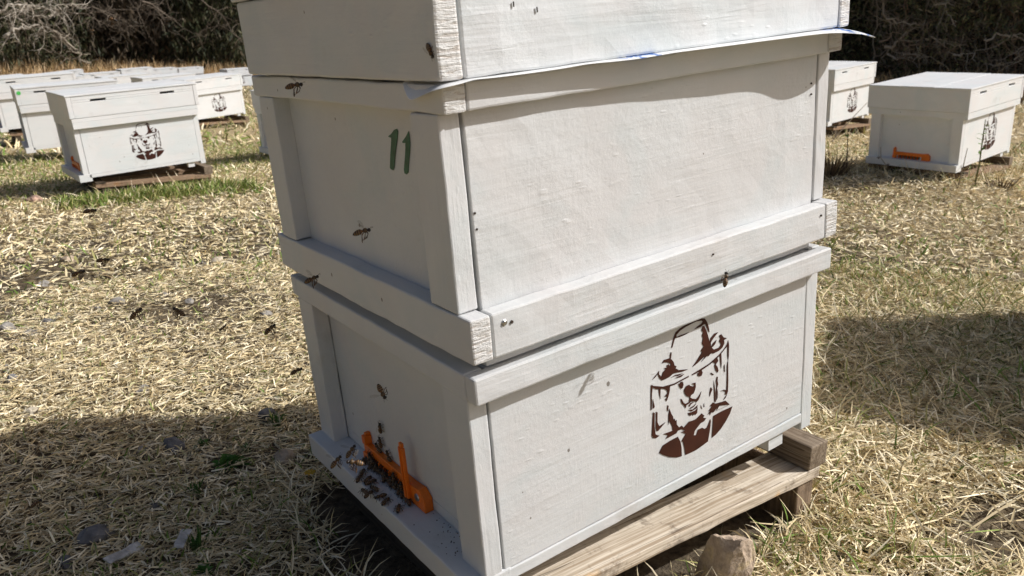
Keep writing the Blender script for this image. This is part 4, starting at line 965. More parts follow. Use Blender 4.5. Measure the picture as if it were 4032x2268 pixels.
for i, (lx, ly, r_, h_, nl, lab) in enumerate((
    (-0.086, 0.572, 0.035, 0.030, 60, 'broad green leafy weed in the middle of the shade'),
    (-0.182, 0.39, 0.020, 0.045, 34, 'narrow upright green weed at the bottom of the shade'),
    (0.015, 0.652, 0.024, 0.040, 38, 'grassy green weed near the upper right of the shade beside the stack'),
    (-0.145, 0.529, 0.022, 0.030, 30, 'small green weed below the broad leafy one'),
    (-0.099, 0.659, 0.022, 0.018, 26, 'yellowish green weed beside the dark slate stone'),
    (0.030, 0.515, 0.022, 0.040, 34, 'green weed tucked against the landing board corner'),
    (-0.188, 0.334, 0.022, 0.022, 26, 'dark green weed at the bottom picture edge'),
    (-0.05, 0.60, 0.020, 0.026, 24, 'little green weed right of the broad leafy one'))):
    weed((lx, ly), r_, h_, nl, lab, 300 + i, wide=0.45 if i in (0, 4, 6) else 0.16)

def stalk(loc, pts, rad, label, col=(0.42, 0.33, 0.19), leafy=0, name='dry_stalk', cat='stalk'):
    gz = float(ground_z(*loc)); mb = MB()
    P0 = [Vector((loc[0] + p[0], loc[1] + p[1], gz + p[2])) for p in pts]
    mb.tube(P0, [rad * (1 - 0.6 * i / (len(P0) - 1)) for i in range(len(P0))], 5, col)
    rs = random.Random(len(label))
    for i in range(leafy):
        f_ = rs.uniform(0.45, 1.0) * (len(P0) - 1); a = P0[min(int(f_), len(P0) - 2)].lerp(P0[min(int(f_) + 1, len(P0) - 1)], f_ % 1)
        d = Vector((rs.uniform(-1, 1), rs.uniform(-1, 1), rs.uniform(-0.2, 0.7))) * 0.03
        s2 = d.cross(Vector((0, 0, 1))).normalized() * 0.007
        mb.add([a, a + d * 0.5 - s2, a + d, a + d * 0.5 + s2], [(0, 1, 2, 3)], (0.15, 0.24, 0.07))
    o = mb.build(name, M['twig'], smooth=False); tag(o, label, cat, 'stalks standing in the grass')
stalk((0.82, 0.21), [(0, 0, 0), (-0.008, 0.008, 0.06), (-0.03, 0.02, 0.13), (-0.035, 0.03, 0.17)], 0.0016, 'tall thin dry seed stalk rising in the right shadow band')
stalk((0.70, 0.26), [(0, 0, 0), (-0.01, 0.004, 0.05), (-0.035, 0.02, 0.105)], 0.0014, 'short dry stalk close to the right side of the stack')
stalk((0.98, 0.14), [(0, 0, 0), (-0.02, 0.012, 0.05), (-0.055, 0.035, 0.11)], 0.0015, 'leaning dry stalk at the right of the shadow band')
stalk((0.66, 0.12), [(0, 0, 0), (0.03, -0.01, 0.025), (0.10, -0.05, 0.06)], 0.0014, 'dry straw bent low across the sunlit grass beside the pallet')
stalk((3.16, 1.06), [(0, 0, 0), (-0.012, -0.01, 0.10), (-0.03, -0.015, 0.19), (-0.045, -0.02, 0.28)], 0.004, 'greenish thorny stem with small leaves before the emblem of the right hive', (0.15, 0.16, 0.07), 12, 'thorny_weed', 'weed')
stalk((3.06, 1.08), [(0, 0, 0), (-0.005, -0.01, 0.08), (-0.013, -0.02, 0.17)], 0.003, 'straight grey stem at the corner of the right hive', (0.30, 0.25, 0.19), 0, 'thorny_weed', 'weed')
stalk((3.08, 1.43), [(0, 0, 0), (0, -0.02, 0.06), (0, 0.012, 0.09), (0.0, 0.02, 0.14)], 0.003, 'crooked grey stem against the entrance side of the right hive', (0.33, 0.29, 0.22), 0, 'thorny_weed', 'weed')
stalk((4.29, 2.50), [(0, 0, 0), (0.09, -0.02, 0.09), (0.19, -0.04, 0.18), (0.27, -0.06, 0.25)], 0.004, 'long bare diagonal stem crossing the half hidden right hive', (0.28, 0.23, 0.17), 0, 'thorny_weed', 'weed')
stalk((3.05, 1.58), [(0, 0, 0), (0.0, 0.01, 0.10), (0.0, 0.02, 0.21)], 0.004, 'dark upright weed stem left of the right hive', (0.12, 0.10, 0.06), 9, 'thorny_weed', 'weed')
def dry_clump(loc, n_, h_, label, seed):
    rs = random.Random(seed); mb = MB(); gz = float(ground_z(*loc))
    for i in range(n_):
        a = rs.uniform(0, 6.28); r0 = rs.uniform(0, 0.05); l_ = h_ * rs.uniform(0.5, 1.1); ln_ = rs.uniform(0.1, 0.9)
        b0 = Vector((loc[0] + math.cos(a) * r0, loc[1] + math.sin(a) * r0, gz))
        d = Vector((math.cos(a) * ln_, math.sin(a) * ln_, 1)).normalized()
        cl = rs.choice(((0.26, 0.19, 0.11), (0.16, 0.11, 0.07), (0.36, 0.28, 0.16), (0.09, 0.065, 0.045)))
        mb.tube([b0, b0 + d * l_ * 0.6, b0 + d * l_ + Vector((0, 0, -0.15 * l_ * ln_))], [0.0028, 0.0020, 0.0008], 3, cl)
    o = mb.build('dead_weed_clump', M['twig']); tag(o, label, 'weed', 'dead weed clumps')
dry_clump((3.0, 1.63), 120, 0.13, 'brown dead weed clump left of the right hive', 1)
dry_clump((3.22, 0.98), 36, 0.07, 'small brown dead weed clump below the right hive corner', 2)
dry_clump((4.10, 2.65), 90, 0.20, 'dark dead weed clump in front of the half hidden right hive', 3)
q = MB()
for i in range(9):
    a = i * 0.7
    q.add([(0, 0, 0), (0.006 * math.cos(a) - 0.002 * math.sin(a), 0.006 * math.sin(a) + 0.002 * math.cos(a), 0.003), (0.010 * math.cos(a), 0.010 * math.sin(a), 0.002), (0.006 * math.cos(a) + 0.002 * math.sin(a), 0.006 * math.sin(a) - 0.002 * math.cos(a), 0.003)], [(0, 1, 2, 3)], (0.62, 0.40, 0.05))
o = q.build('yellow_flower', M['leaf']); o.location = (-0.006, 0.452, -0.052); tag(o, 'tiny yellow dandelion flower in the shade beside the landing board', 'flower')
for lx, ly, rz, lab in ((-0.26, 0.425, 0.4, 'pale papery scrap lying in the shaded straw at lower left'), (-0.193, 0.412, 1.1, 'white peeled bark chip lying on the shaded straw')):
    q = MB(); q.board(-0.024, 0.024, -0.006, 0.006, 0, 0.002, 0.004, 0.006, rz)
    o = q.build('bark_scrap', plain('pale_scrap', (0.50, 0.48, 0.45), 0.8, 0.3, 90)); o.location = (lx, ly, float(ground_z(lx, ly)) + 0.016); o.rotation_euler = (0.15, 0.1, rz); tag(o, lab, 'scrap')

# ------------------------------------------------------------------ bees
def bee_body(flying):
    bm_ = MB()
    prof = [(-0.0080, 0.0002), (-0.0074, 0.0010), (-0.0060, 0.0018), (-0.0040, 0.0023), (-0.0018, 0.0022), (-0.0004, 0.0013), (0.0000, 0.0008), (0.0006, 0.0014), (0.0016, 0.0020), (0.0028, 0.0020), (0.0038, 0.0012), (0.0041, 0.0009), (0.0045, 0.0014), (0.0053, 0.0016), (0.0061, 0.0011), (0.0065, 0.0003)]
    seg = 12; vs, fs = [], []
    for x, r_ in prof:
        zc = -0.0010 * max(0, -x / 0.008) ** 1.5 - (0.0004 if x > 0.004 else 0)
        sy = 1.15 if x > 0.004 else 1.0
        for k in range(seg):
            a = 2 * math.pi * k / seg
            vs.append((x, math.cos(a) * r_ * sy, zc + math.sin(a) * r_))
    for i in range(len(prof) - 1):
        for k in range(seg):
            fs.append((i * seg + k, (i + 1) * seg + k, (i + 1) * seg + (k + 1) % seg, i * seg + (k + 1) % seg))
    fs.append(tuple(range(seg))); fs.append(tuple((len(prof) - 1) * seg + k for k in range(seg))[::-1])
    bm_.add(vs, fs)
    for s_ in (-1, 1):
        for lx, sp_, ln_ in ((0.0032, 0.0028, 1.0), (0.0018, 0.0006, 1.1), (0.0006, -0.0032, 1.35)):
            if flying:
                bm_.tube([(lx, s_ * 0.0010, -0.0014), (lx + sp_ * 0.4 - 0.0006, s_ * 0.0020, -0.0030), (lx + sp_ * 0.3 - 0.0018, s_ * 0.0017, -0.0054 * ln_), (lx - 0.0030, s_ * 0.0014, -0.0066 * ln_)], [0.00032, 0.00030, 0.00036 * ln_, 0.00014], 5)
            else:
                bm_.tube([(lx, s_ * 0.0012, -0.0012), (lx + sp_ * 0.5, s_ * 0.0034, -0.0002), (lx + sp_, s_ * 0.0044, -0.0023), (lx + sp_ * 1.3, s_ * 0.0052, -0.0027)], [0.00030, 0.00028, 0.00030 * ln_, 0.00013], 5)
        bm_.tube([(0.0060, s_ * 0.0004, 0.0004), (0.0070, s_ * 0.0011, 0.0012), (0.0086, s_ * 0.0018, 0.0010)], 0.00013, 4)
    return bm_
def bee_wing(s_, flying):
    w_ = MB()
    ol = [(0.0, 0.0), (0.0018, 0.0009), (0.0048, 0.0016), (0.0078, 0.0014), (0.0090, 0.0004), (0.0082, -0.0010), (0.0050, -0.0016), (0.0018, -0.0009)]
    ang = R(18) if not flying else R(68)
    lift = R(6) if not flying else R(38)
    pts = []
    for l_, c_ in ol:
        dx, dy = -math.cos(ang), math.sin(ang)
        px, py = 0.0018 + dx * l_ + dy * c_ * 0.9, s_ * (0.0012 + dy * l_ * math.cos(lift) + math.cos(ang) * c_ * 0.9)
        pts.append((px, py, 0.0021 + l_ * math.sin(lift) * (1 if flying else 0.5)))
    w_.add(pts, [tuple(range(len(pts)))])
    return w_
protos = {}
for fl in (False, True):
    b = bee_body(fl); w_ = [bee_wing(-1, fl), bee_wing(1, fl)]
    protos[fl] = (b, w_)
first = {}
BEE_G = {'fly': 'bees flying around the tall hive', 'panel': 'bees crawling on the entrance panel', 'gate': 'bees crowding along the orange gate', 'land': 'bees on the landing board'}
def bee(kind, pos, fwd, up, label, scale=1.0):
    fl = kind == 'fly'
    f_ = Vector(fwd).normalized(); scale *= 1.08; u = Vector(up); u = (u - f_ * u.dot(f_)).normalized(); s_ = u.cross(f_)
    m = Matrix(((f_.x, s_.x, u.x, pos[0]), (f_.y, s_.y, u.y, pos[1]), (f_.z, s_.z, u.z, pos[2]), (0, 0, 0, 1))) @ Matrix.Scale(scale, 4)
    if fl not in first:
        b, ws = protos[fl]
        o = b.build('bee', M['bee'], smooth=True)
        for w2 in ws: w2.build('wing', M['wing'], o)
        first[fl] = o
    else:
        o = copy_tree(first[fl])
    o.matrix_world = m
    tag(o, label, 'bee', BEE_G[kind])
    return o
FL = {'a': 'dark bee flying highest over the sunlit straw below the nearest left hive', 'b': 'reddish brown bee flying over the straw, right of a close pair', 'c': 'dark bee flying over the straw, left of a close pair', 'd': 'bee climbing steeply over the straw, left of the pair above the shadow',
      'e': 'bee heading left over the straw at the right of a facing pair', 'f': 'smallest bee flying low over the straw', 'g': 'striped bee flying over the straw close to the stack', 'h': 'bee half hidden at the left edge of the stack above the shadow', 'i': 'golden sunlit bee with white wings at top left before the trees',
      'j': 'small orange bee flying at top left before the dark trees', 'k': 'golden brown bee flying low in the shade at lower left', 'l': 'large bee hovering with hanging legs before the top rail near the stack corner', 'm': 'bee hovering before the recessed panel below the green number',
      'n': 'bee hovering at the gap between the two boxes on the shaded side', 'o': 'sunlit striped bee flying up before the gap on the sunlit side', 'p': 'brown bee flying beside the left end of the landing board', 'q': 'brown bee flying lowest at the outer edge of the landing board', 'r': 'bright golden sunlit bee flying left beside the orange gate', 'w': 'bee dropping head down before the entrance panel'}
for k, p, d in FLY:
    up = (0, 0, 1) if k != 'o' else (-0.4, -0.75, 0.35)
    if k == 'w': up = (-0.8, -0.4, 0.4)
    bee('fly', p, d, up, FL[k], {'f': 0.9}.get(k, 1.0))
PL = ['bee climbing the entrance panel well above the gate', 'bee at the top of the left prong of the orange gate', 'upper bee of the touching pair on the panel above the gate', 'lower bee of the touching pair on the panel above the gate', 'bee on the panel above the middle of the gate', 'bee straddling the top edge of the orange bar']
ip = 0
for kind, p, d in PER:
    nrm = (H2W.to_3x3() @ Vector((0, 0, 1) if kind == 'land' else (-1, 0, 0)))
    pw = H2W @ Vector(p) + nrm * 0.0024
    dw = H2W.to_3x3() @ Vector(d)
    if kind == 'panel': lab = PL[ip]; ip += 1
    elif kind == 'gate': lab = 'dark bee crawling on the orange gate bar'
    else: lab = 'brown bee crawling on the white landing board before the orange gate'
    bee(kind, pw, dw, nrm, lab)
bee('panel', H2W @ Vector((-0.0078, -0.0150, 0.535)), (0.2, -0.5, -0.9), H2W.to_3x3() @ Vector((-1, 0, 0)), 'bee resting on the shaded lid board close to its front corner', 0.8)
# bees at the right hive
M2 = f2.matrix_world.copy() if False else (Matrix.Translation((3.187, 1.152, -0.001)) @ Matrix.Rotation(0.052, 4, 'Z') @ Matrix.Rotation(-0.085, 4, 'Y'))
for y_, z_, x_, lab in ((0.385, 0.105, -0.06, 'tiny bee flying at the left post of the right hive'), (0.315, 0.055, -0.07, 'tiny bee flying left of the orange gate of the right hive'), (0.265, 0.03, -0.08, 'tiny bee flying lowest before the landing board of the right hive')):
    bee('fly', M2 @ Vector((x_, y_, z_)), (0.6, -0.7, 0.2), (0, 0, 1), lab)
# crumbs of wax and dirt by the entrance
cr = MB(); rs = random.Random(5)
for i in range(64):
    y_ = 0.05 + abs(rs.gauss(0, 0.035)); x_ = rs.uniform(-0.014, 0.019) if rs.random() < 0.5 else 0.019 - abs(rs.gauss(0, 0.006)); s_ = rs.uniform(0.0003, 0.0009)
    cr.box(x_, x_ + s_ * 1.4, y_, y_ + s_, 0.0412, 0.0412 + s_ * 1.0)
o = cr.build('hive_debris', M['rust'], None); o.matrix_world = H2W; tag(o, 'dark crumbs of hive debris scattered on the landing board', 'debris', kind='stuff')

# ------------------------------------------------------------------ the wood behind
DARK = [(0.048, 0.058, 0.026), (0.065, 0.072, 0.034), (0.032, 0.038, 0.022), (0.10, 0.098, 0.05), (0.115, 0.095, 0.06)]
BROWN = [(0.15, 0.115, 0.075), (0.10, 0.076, 0.05), (0.22, 0.175, 0.12), (0.07, 0.055, 0.038), (0.27, 0.225, 0.165)]
def leaves_mesh(name, parent, centre, rad, hgt, n, ls, seed, cols=DARK, droop=1.1, z0=0.0):
    r_ = np.random.default_rng(seed)
    nc = max(8, n // 70)
    cz = r_.uniform(0.02, 1, nc); ca = r_.uniform(0, 2 * np.pi, nc); cr_ = np.sqrt(r_.uniform(0.05, 1, nc)) * (1.05 - 0.55 * cz)
    cl = np.stack([np.cos(ca) * cr_ * rad, np.sin(ca) * cr_ * rad, z0 + cz * hgt], 1)
    ci = r_.integers(0, nc, n)
    p = cl[ci] + r_.normal(0, 1, (n, 3)) * np.array([rad * 0.13, rad * 0.13, hgt * 0.07])
    p[:, 2] = np.maximum(p[:, 2], 0.03)
    d = r_.normal(0, 1, (n, 3)) * 0.55; d[:, 2] -= droop; d /= np.linalg.norm(d, axis=1)[:, None]
    s_ = np.cross(d, r_.normal(0, 1, (n, 3))); s_ /= np.linalg.norm(s_, axis=1)[:, None] + 1e-6
    L_ = r_.uniform(0.6, 1.5, n) * ls; W_ = L_ * r_.uniform(0.14, 0.30, n)
    V = np.stack([p, p + d * (L_ * 0.5)[:, None] - s_ * (W_ * 0.5)[:, None], p + d * L_[:, None], p + d * (L_ * 0.5)[:, None] + s_ * (W_ * 0.5)[:, None]], 1) + np.array(centre)
    col = np.array(cols)[r_.integers(0, len(cols), n)] * (0.65 + 0.8 * r_.random(nc)[ci])[:, None]
    me = bpy.data.meshes.new(name)
    me.vertices.add(n * 4); me.vertices.foreach_set('co', V.astype(np.float32).ravel())
    me.loops.add(n * 4); me.loops.foreach_set('vertex_index', np.arange(n * 4, dtype=np.int32))
    me.polygons.add(n); me.polygons.foreach_set('loop_start', np.arange(0, n * 4, 4, dtype=np.int32))
    me.update(calc_edges=True)
    a = me.attributes.new('Col', 'FLOAT_COLOR', 'POINT'); a.data.foreach_set('color', np.repeat(np.c_[col, np.ones(n)], 4, 0).astype(np.float32).ravel())
    me.materials.append(M['leaf'])
    o = bpy.data.objects.new(name, me); C.objects.link(o)
    if parent: o.parent = parent
    return o
def wander(rs, p, d, length, n, wob, grav=0.0):
    pts = [Vector(p)]; d = Vector(d).normalized()
    for i in range(n):
        d = (d + Vector((rs.gauss(0, wob), rs.gauss(0, wob), rs.gauss(0, wob) - grav))).normalized()
        pts.append(pts[-1] + d * (length / n))
    return pts
def taper(r0, r1, n):
    return [r0 + (r1 - r0) * i / (n - 1) for i in range(n)]
def tree(x, y, kind, label, seed, h=7.0, rad=1.2, nleaf=5000, name='tree', twigs=40, ls=0.14):
    rs = random.Random(seed); gz = float(ground_z(x, y))
    root = empty(name, (x, y, gz - 0.05)); tag(root, label, 'tree' if name == 'tree' else 'shrub', 'trees and shrubs of the wood edge')
    tr = MB()
    main = wander(rs, (0, 0, 0), (rs.gauss(0, 0.08), rs.gauss(0, 0.08), 1), h * (0.85 if name == 'tree' else 0.6), 10, 0.05)
    r0 = rs.uniform(0.05, 0.11) if name == 'tree' else 0.028
    bc = rs.choice(BROWN)
    tr.tube(main, taper(r0, r0 * 0.3, len(main)), 7, bc)
    for i in range(twigs):
        f_ = rs.uniform(0.0, 0.75) ** 1.3 * (len(main) - 1); k_ = int(f_)
        p = main[k_].lerp(main[min(k_ + 1, len(main) - 1)], f_ - k_)
        a = rs.uniform(0, 6.28); d = (math.cos(a), math.sin(a), rs.uniform(-0.5, 0.8)); l_ = rs.uniform(0.4, 1.0) * rad * 1.5
        pts = wander(rs, p, d, l_, 6, 0.20, 0.05)
        rr = rs.uniform(0.006, 0.016); cl = rs.choice(BROWN)
        tr.tube(pts, taper(rr, 0.003, len(pts)), 4, cl, cap=False)
        for _ in range(2):
            q0 = pts[rs.randint(1, 4)]
            pt2 = wander(rs, q0, (rs.gauss(0, 1), rs.gauss(0, 1), rs.gauss(-0.2, 0.8)), l_ * 0.5, 4, 0.26, 0.05)
            tr.tube(pt2, taper(rr * 0.55, 0.002, len(pt2)), 3, rs.choice(BROWN), cap=False)
    tr.build('trunk', M['twig'], root)
    if nleaf:
        cols = BROWN[:2] + BROWN[3:4] if kind == 'brown' else DARK
        if 400 <= seed < 450: cols = [tuple(c * 2.3 for c in q_) for q_ in cols]     # leaf colour lightened to lift the back-lit right shrubs
        leaves_mesh('crown', root, (0, 0, 0), rad, h, nleaf, ls, seed, cols, 0.35 if 400 <= seed < 450 else 1.1, z0=0.05)
    return root
def polar(a, r): return CAM.x + r * math.cos(R(a)), CAM.y + r * math.sin(R(a))
def row(a0, a1, n, r0, r1, h, rad, nleaf, ls, labels, seed, name='tree', twigs=40, browns=()):
    rs = random.Random(seed)
    for i in range(n):
        a = a0 + (a1 - a0) * (i + 0.5) / n + rs.uniform(-0.3, 0.3) * (a1 - a0) / n
        x, y = polar(a, rs.uniform(r0, r1))
        tree(x, y, 'brown' if i in browns else 'green', labels(i, a), seed * 50 + i, h * rs.uniform(0.85, 1.2), rad * rs.uniform(0.85, 1.2), nleaf, name, twigs, ls)
side = lambda a: 'left of the stack' if a > 70 else ('behind the stack' if a > 43 else 'right of the stack')
ORD = ['first', 'second', 'third', 'fourth', 'fifth', 'sixth', 'seventh', 'eighth', 'ninth', 'tenth', 'eleventh', 'twelfth', 'thirteenth', 'fourteenth']
# left wood: evergreen shrubs in front, taller trees behind
row(67, 101, 11, 22.2, 23.9, 3.6, 1.25, 7500, 0.16, lambda i, a: 'dark evergreen shrub at the wood edge, %s from the stack going left' % ORD[i], 3, 'shrub', 26, (3, 7))
row(64, 104, 11, 24.6, 27.0, 8.0, 1.7, 6500, 0.26, lambda i, a: 'tall dark tree deep in the left wood, %s from the stack going left' % ORD[i], 4, 'tree', 40)
row(60, 106, 12, 28.5, 31.5, 11.0, 2.4, 5200, 0.42, lambda i, a: 'tallest dark tree at the back of the left wood, %s from the stack going left' % ORD[i], 5, 'tree', 16)
# behind the stack
row(41, 66, 6, 30.5, 33.0, 8.0, 2.2, 5000, 0.36, lambda i, a: 'dark tree hidden behind the tall stack, %s from the right' % ORD[i], 6, 'tree', 24)
row(40, 64, 6, 35.5, 38.5, 10.0, 2.8, 4500, 0.45, lambda i, a: 'tall back tree hidden behind the tall stack, %s from the right' % ORD[i], 7, 'tree', 12)
# right wood
row(10, 43, 11, 12.4, 13.8, 3.2, 0.95, 17000, 0.065, lambda i, a: 'dark evergreen shrub with dead stems at the right wood edge, %s from the right' % ORD[i], 8, 'shrub', 56, (1, 2, 4, 6, 8, 9))
row(8, 41, 10, 14.8, 16.4, 5.5, 1.5, 6500, 0.20, lambda i, a: 'tall dark tree deep in the right wood, %s from the right' % ORD[i], 9, 'tree', 36)
row(6, 37, 9, 18.0, 20.5, 7.0, 2.2, 5200, 0.36, lambda i, a: 'tallest dark tree at the back of the right wood, %s from the right' % ORD[i], 10, 'tree', 14)

# bare grey limbs hanging out of the wood at the upper left and lit twigs on the right
def limb(name, pts, r0, label, seed, col, subs=10, sub_len=0.7):
    rs = random.Random(seed); mb = MB()
    P0 = [Vector(p) for p in pts]
    Q = []
    for a, b in zip(P0[:-1], P0[1:]):
        for k_ in range(3):
            Q.append(a.lerp(b, k_ / 3) + Vector((rs.gauss(0, 0.02), rs.gauss(0, 0.02), rs.gauss(0, 0.02))))
    Q.append(P0[-1])
    mb.tube(Q, taper(r0, r0 * 0.3, len(Q)), 6, col)
    for i in range(subs):
        p = Q[rs.randint(1, len(Q) - 1)]
        pts2 = wander(rs, p, (rs.gauss(0, 1), rs.gauss(0, 0.6), rs.gauss(-0.1, 0.7)), sub_len * rs.uniform(0.5, 1.3), 7, 0.35, 0.03)
        kk = rs.uniform(0.6, 1.1); c2 = tuple(c * kk for c in col)
        mb.tube(pts2, taper(r0 * 0.38, 0.003, len(pts2)), 4, c2, cap=False)
        for _ in range(2):
            p3 = wander(rs, pts2[rs.randint(2, 5)], (rs.gauss(0, 1), rs.gauss(0, 0.6), rs.gauss(0, 0.8)), sub_len * 0.5, 5, 0.4, 0.02)
            mb.tube(p3, taper(r0 * 0.2, 0.002, len(p3)), 3, c2, cap=False)
    o = mb.build(name, M['twig']); tag(o, label, 'branch', 'bare branches at the wood edge')
limb('bare_branch', [(1.002, 19.593, 1.076), (1.279, 19.572, 1.178), (1.492, 19.554, 1.269), (1.613, 19.542, 1.282), (1.761, 19.527, 1.285), (1.918, 19.51, 1.278), (2.073, 19.491, 1.252), (2.202, 19.475, 1.194)], 0.028, 'pale grey bare branch running level across the upper left corner', 1, (0.5, 0.445, 0.37), 14, 0.7)
limb('bare_branch', [(2.068, 19.291, 1.063), (2.163, 19.279, 1.089), (2.263, 19.266, 1.15), (2.334, 19.256, 1.23), (2.448, 19.24, 1.257), (2.538, 19.227, 1.314), (2.655, 19.209, 1.495)], 0.024, 'pale curved bare branch right of the level one at upper left', 2, (0.5, 0.445, 0.37), 10, 0.6)
limb('bare_branch', [(1.261, 19.474, 0.681), (1.384, 19.463, 0.766), (1.482, 19.454, 0.826), (1.655, 19.437, 0.852), (1.896, 19.412, 0.894), (1.956, 19.405, 0.84), (2.14, 19.382, 0.781)], 0.034, 'thick pale dead branch hanging below the level one at upper left', 3, (0.5, 0.445, 0.37), 10, 0.6)
limb('bare_branch', [(2.159, 19.582, 0.803), (2.279, 19.566, 0.666), (2.383, 19.552, 0.564), (2.551, 19.528, 0.409), (2.608, 19.52, 0.304), (2.596, 19.522, 0.142)], 0.04, 'broken brownish limb slanting down to the tall dry grass', 4, (0.3, 0.255, 0.2), 12, 0.6)
limb('bare_branch', [(1.362, 19.967, 0.64), (1.465, 19.958, 0.868), (1.516, 19.953, 0.994), (1.579, 19.947, 1.17), (1.653, 19.94, 1.297), (1.772, 19.928, 1.548)], 0.02, 'thin brown upright branch crossing the pale ones at upper left', 5, (0.3, 0.255, 0.2), 9, 0.6)
limb('bare_branch', [(1.778, 19.827, 1.346), (1.847, 19.82, 1.197), (1.959, 19.807, 1.023), (2.03, 19.799, 0.871), (2.222, 19.775, 0.745)], 0.026, 'brownish branch slanting down through the upper left tangle', 6, (0.3, 0.255, 0.2), 12, 0.7)
limb('bare_branch', [(2.556, 20.033, 1.322), (3.056, 19.956, 1.264), (3.551, 19.867, 1.076)], 0.016, 'grey brown twig spray above the far hives', 20, (0.22, 0.18, 0.14), 14, 0.9)
limb('bare_branch', [(2.866, 19.986, 1.119), (3.398, 19.895, 1.243), (3.923, 19.792, 1.241)], 0.016, 'thin twig spray before the dark shrubs', 21, (0.16, 0.13, 0.1), 14, 0.9)
limb('bare_branch', [(1.396, 20.165, 1.047), (1.811, 20.125, 1.216), (2.215, 20.078, 1.264)], 0.016, 'feathery twig spray in the upper left corner', 22, (0.22, 0.18, 0.14), 14, 0.9)
limb('bare_branch', [(2.49, 20.042, 1.192), (2.892, 19.982, 1.13), (3.285, 19.916, 0.94)], 0.016, 'drooping twig spray over the dark gap', 23, (0.16, 0.13, 0.1), 14, 0.9)
limb('bare_branch', [(4.043, 19.766, 1.403), (4.383, 19.689, 1.258), (4.713, 19.609, 0.98)], 0.016, 'twig spray near the top of the left wood', 24, (0.22, 0.18, 0.14), 14, 0.9)
limb('bare_branch', [(5.286, 19.455, 1.479), (5.621, 19.358, 1.137), (5.95, 19.256, 0.652)], 0.016, 'twig spray beside the stack lid at top left', 25, (0.16, 0.13, 0.1), 14, 0.9)
limb('bare_branch', [(9.963, 5.732, 1.196), (9.995, 5.678, 0.947), (10.049, 5.588, 0.759), (10.084, 5.528, 0.507)], 0.02, 'leaning grey stem at the left end of the right wood', 7, (0.3, 0.255, 0.2), 8, 0.4)
limb('bare_branch', [(9.876, 5.487, 0.47), (9.911, 5.427, 0.507), (9.964, 5.335, 0.6), (9.982, 5.304, 0.662)], 0.022, 'short pale lit branch at the left of the right wood', 8, (0.42, 0.36, 0.28), 5, 0.3)
limb('bare_branch', [(9.888, 5.468, 0.379), (9.965, 5.333, 0.351), (10.046, 5.189, 0.365), (10.09, 5.109, 0.4)], 0.014, 'thin pale level twig low in the right wood', 9, (0.5, 0.445, 0.37), 5, 0.3)
limb('bare_branch', [(10.382, 4.534, 0.598), (10.427, 4.438, 0.609), (10.498, 4.282, 0.62), (10.55, 4.163, 0.579), (10.603, 4.038, 0.509)], 0.016, 'pale arching twig at the right picture edge', 10, (0.5, 0.445, 0.37), 6, 0.4)
limb('bare_branch', [(10.161, 4.758, 0.382), (10.209, 4.662, 0.407), (10.256, 4.566, 0.425)], 0.013, 'short pale twig above the right hive', 11, (0.5, 0.445, 0.37), 4, 0.3)
limb('bare_branch', [(10.208, 5.101, 1.001), (10.247, 5.028, 1.017), (10.301, 4.923, 0.979)], 0.014, 'pale twig high in the right wood', 12, (0.5, 0.445, 0.37), 6, 0.4)
limb('bare_branch', [(10.085, 5.723, -0.015), (10.078, 5.735, 0.312), (10.036, 5.805, 0.635), (10.04, 5.798, 0.983), (10.012, 5.842, 1.265)], 0.014, 'thin upright stem in the right wood, number one from the left', 40, (0.3, 0.255, 0.2), 11, 0.5)
limb('bare_branch', [(10.35, 5.466, -0.013), (10.342, 5.48, 0.313), (10.301, 5.553, 0.634), (10.303, 5.549, 0.981), (10.276, 5.595, 1.262)], 0.018000000000000002, 'thin upright stem in the right wood, number two from the left', 41, (0.3, 0.2, 0.14), 11, 0.5)
limb('bare_branch', [(10.555, 5.3, -0.012), (10.546, 5.317, 0.314), (10.506, 5.391, 0.634), (10.507, 5.389, 0.981), (10.481, 5.437, 1.262)], 0.014, 'thin upright stem in the right wood, number three from the left', 42, (0.38, 0.33, 0.26), 11, 0.5)
limb('bare_branch', [(10.462, 5.048, 0.001), (10.453, 5.066, 0.319), (10.414, 5.14, 0.632), (10.414, 5.14, 0.971), (10.388, 5.188, 1.245)], 0.018000000000000002, 'thin upright stem in the right wood, number four from the left', 43, (0.3, 0.255, 0.2), 11, 0.5)
limb('bare_branch', [(10.669, 4.859, 0.003), (10.66, 4.878, 0.319), (10.622, 4.954, 0.632), (10.621, 4.956, 0.97), (10.596, 5.006, 1.243)], 0.014, 'thin upright stem in the right wood, number five from the left', 44, (0.3, 0.2, 0.14), 11, 0.5)
limb('bare_branch', [(10.834, 4.746, 0.003), (10.825, 4.767, 0.319), (10.788, 4.844, 0.632), (10.786, 4.848, 0.97), (10.761, 4.899, 1.244)], 0.018000000000000002, 'thin upright stem in the right wood, number six from the left', 45, (0.38, 0.33, 0.26), 11, 0.5)
limb('bare_branch', [(10.742, 4.47, 0.016), (10.732, 4.492, 0.325), (10.697, 4.569, 0.629), (10.695, 4.574, 0.959), (10.671, 4.625, 1.226)], 0.014, 'thin upright stem in the right wood, number seven from the left', 46, (0.3, 0.255, 0.2), 11, 0.5)
limb('bare_branch', [(10.906, 4.347, 0.017), (10.896, 4.37, 0.325), (10.862, 4.448, 0.629), (10.859, 4.454, 0.959), (10.835, 4.506, 1.226)], 0.018000000000000002, 'thin upright stem in the right wood, number eight from the left', 47, (0.3, 0.2, 0.14), 11, 0.5)
limb('bare_branch', [(11.052, 4.26, 0.016), (11.042, 4.284, 0.325), (11.008, 4.363, 0.629), (11.005, 4.371, 0.96), (10.981, 4.424, 1.227)], 0.014, 'thin upright stem in the right wood, number nine from the left', 48, (0.38, 0.33, 0.26), 11, 0.5)
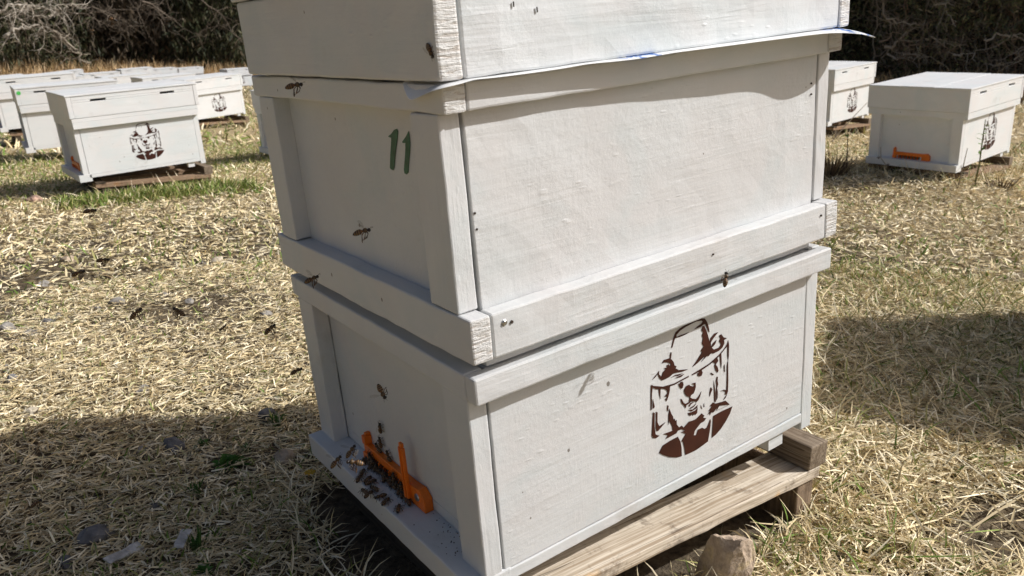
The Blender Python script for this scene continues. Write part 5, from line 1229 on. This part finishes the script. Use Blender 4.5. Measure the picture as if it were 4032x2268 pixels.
limb('bare_branch', [(9.791, 5.533, 0.554), (9.846, 5.44, 0.633), (9.903, 5.342, 0.653)], 0.01, 'fine sunlit dead twig of the right wood, first one from the left', 60, (0.33, 0.25, 0.18), 7, 0.3)
limb('bare_branch', [(9.808, 5.504, 0.823), (9.903, 5.341, 0.774), (9.993, 5.183, 0.767)], 0.01, 'fine sunlit dead twig of the right wood, second one from the left', 61, (0.46, 0.4, 0.31), 7, 0.3)
limb('bare_branch', [(9.886, 5.372, 0.333), (9.937, 5.281, 0.368), (9.988, 5.192, 0.402)], 0.01, 'fine sunlit dead twig of the right wood, third one from the left', 62, (0.33, 0.25, 0.18), 7, 0.3)
limb('bare_branch', [(9.942, 5.274, 0.391), (10.028, 5.119, 0.374), (10.112, 4.962, 0.329)], 0.01, 'fine sunlit dead twig of the right wood, fourth one from the left', 63, (0.46, 0.4, 0.31), 7, 0.3)
limb('bare_branch', [(9.948, 5.263, 0.496), (10.021, 5.131, 0.525), (10.094, 4.996, 0.518)], 0.01, 'fine sunlit dead twig of the right wood, fifth one from the left', 64, (0.33, 0.25, 0.18), 7, 0.3)
limb('bare_branch', [(10.076, 5.03, 0.606), (10.124, 4.939, 0.542), (10.168, 4.855, 0.529)], 0.01, 'fine sunlit dead twig of the right wood, sixth one from the left', 65, (0.46, 0.4, 0.31), 7, 0.3)
limb('bare_branch', [(10.084, 5.014, 0.545), (10.141, 4.907, 0.499), (10.194, 4.803, 0.475)], 0.01, 'fine sunlit dead twig of the right wood, seventh one from the left', 66, (0.33, 0.25, 0.18), 7, 0.3)
limb('bare_branch', [(10.376, 4.428, 0.276), (10.442, 4.285, 0.294), (10.505, 4.141, 0.3)], 0.01, 'fine sunlit dead twig of the right wood, eighth one from the left', 67, (0.46, 0.4, 0.31), 7, 0.3)
limb('bare_branch', [(10.386, 4.407, 0.504), (10.432, 4.306, 0.571), (10.478, 4.202, 0.6)], 0.01, 'fine sunlit dead twig of the right wood, ninth one from the left', 68, (0.33, 0.25, 0.18), 7, 0.3)
limb('bare_branch', [(10.475, 4.209, 0.334), (10.504, 4.143, 0.402), (10.533, 4.075, 0.457)], 0.01, 'fine sunlit dead twig of the right wood, tenth one from the left', 69, (0.46, 0.4, 0.31), 7, 0.3)
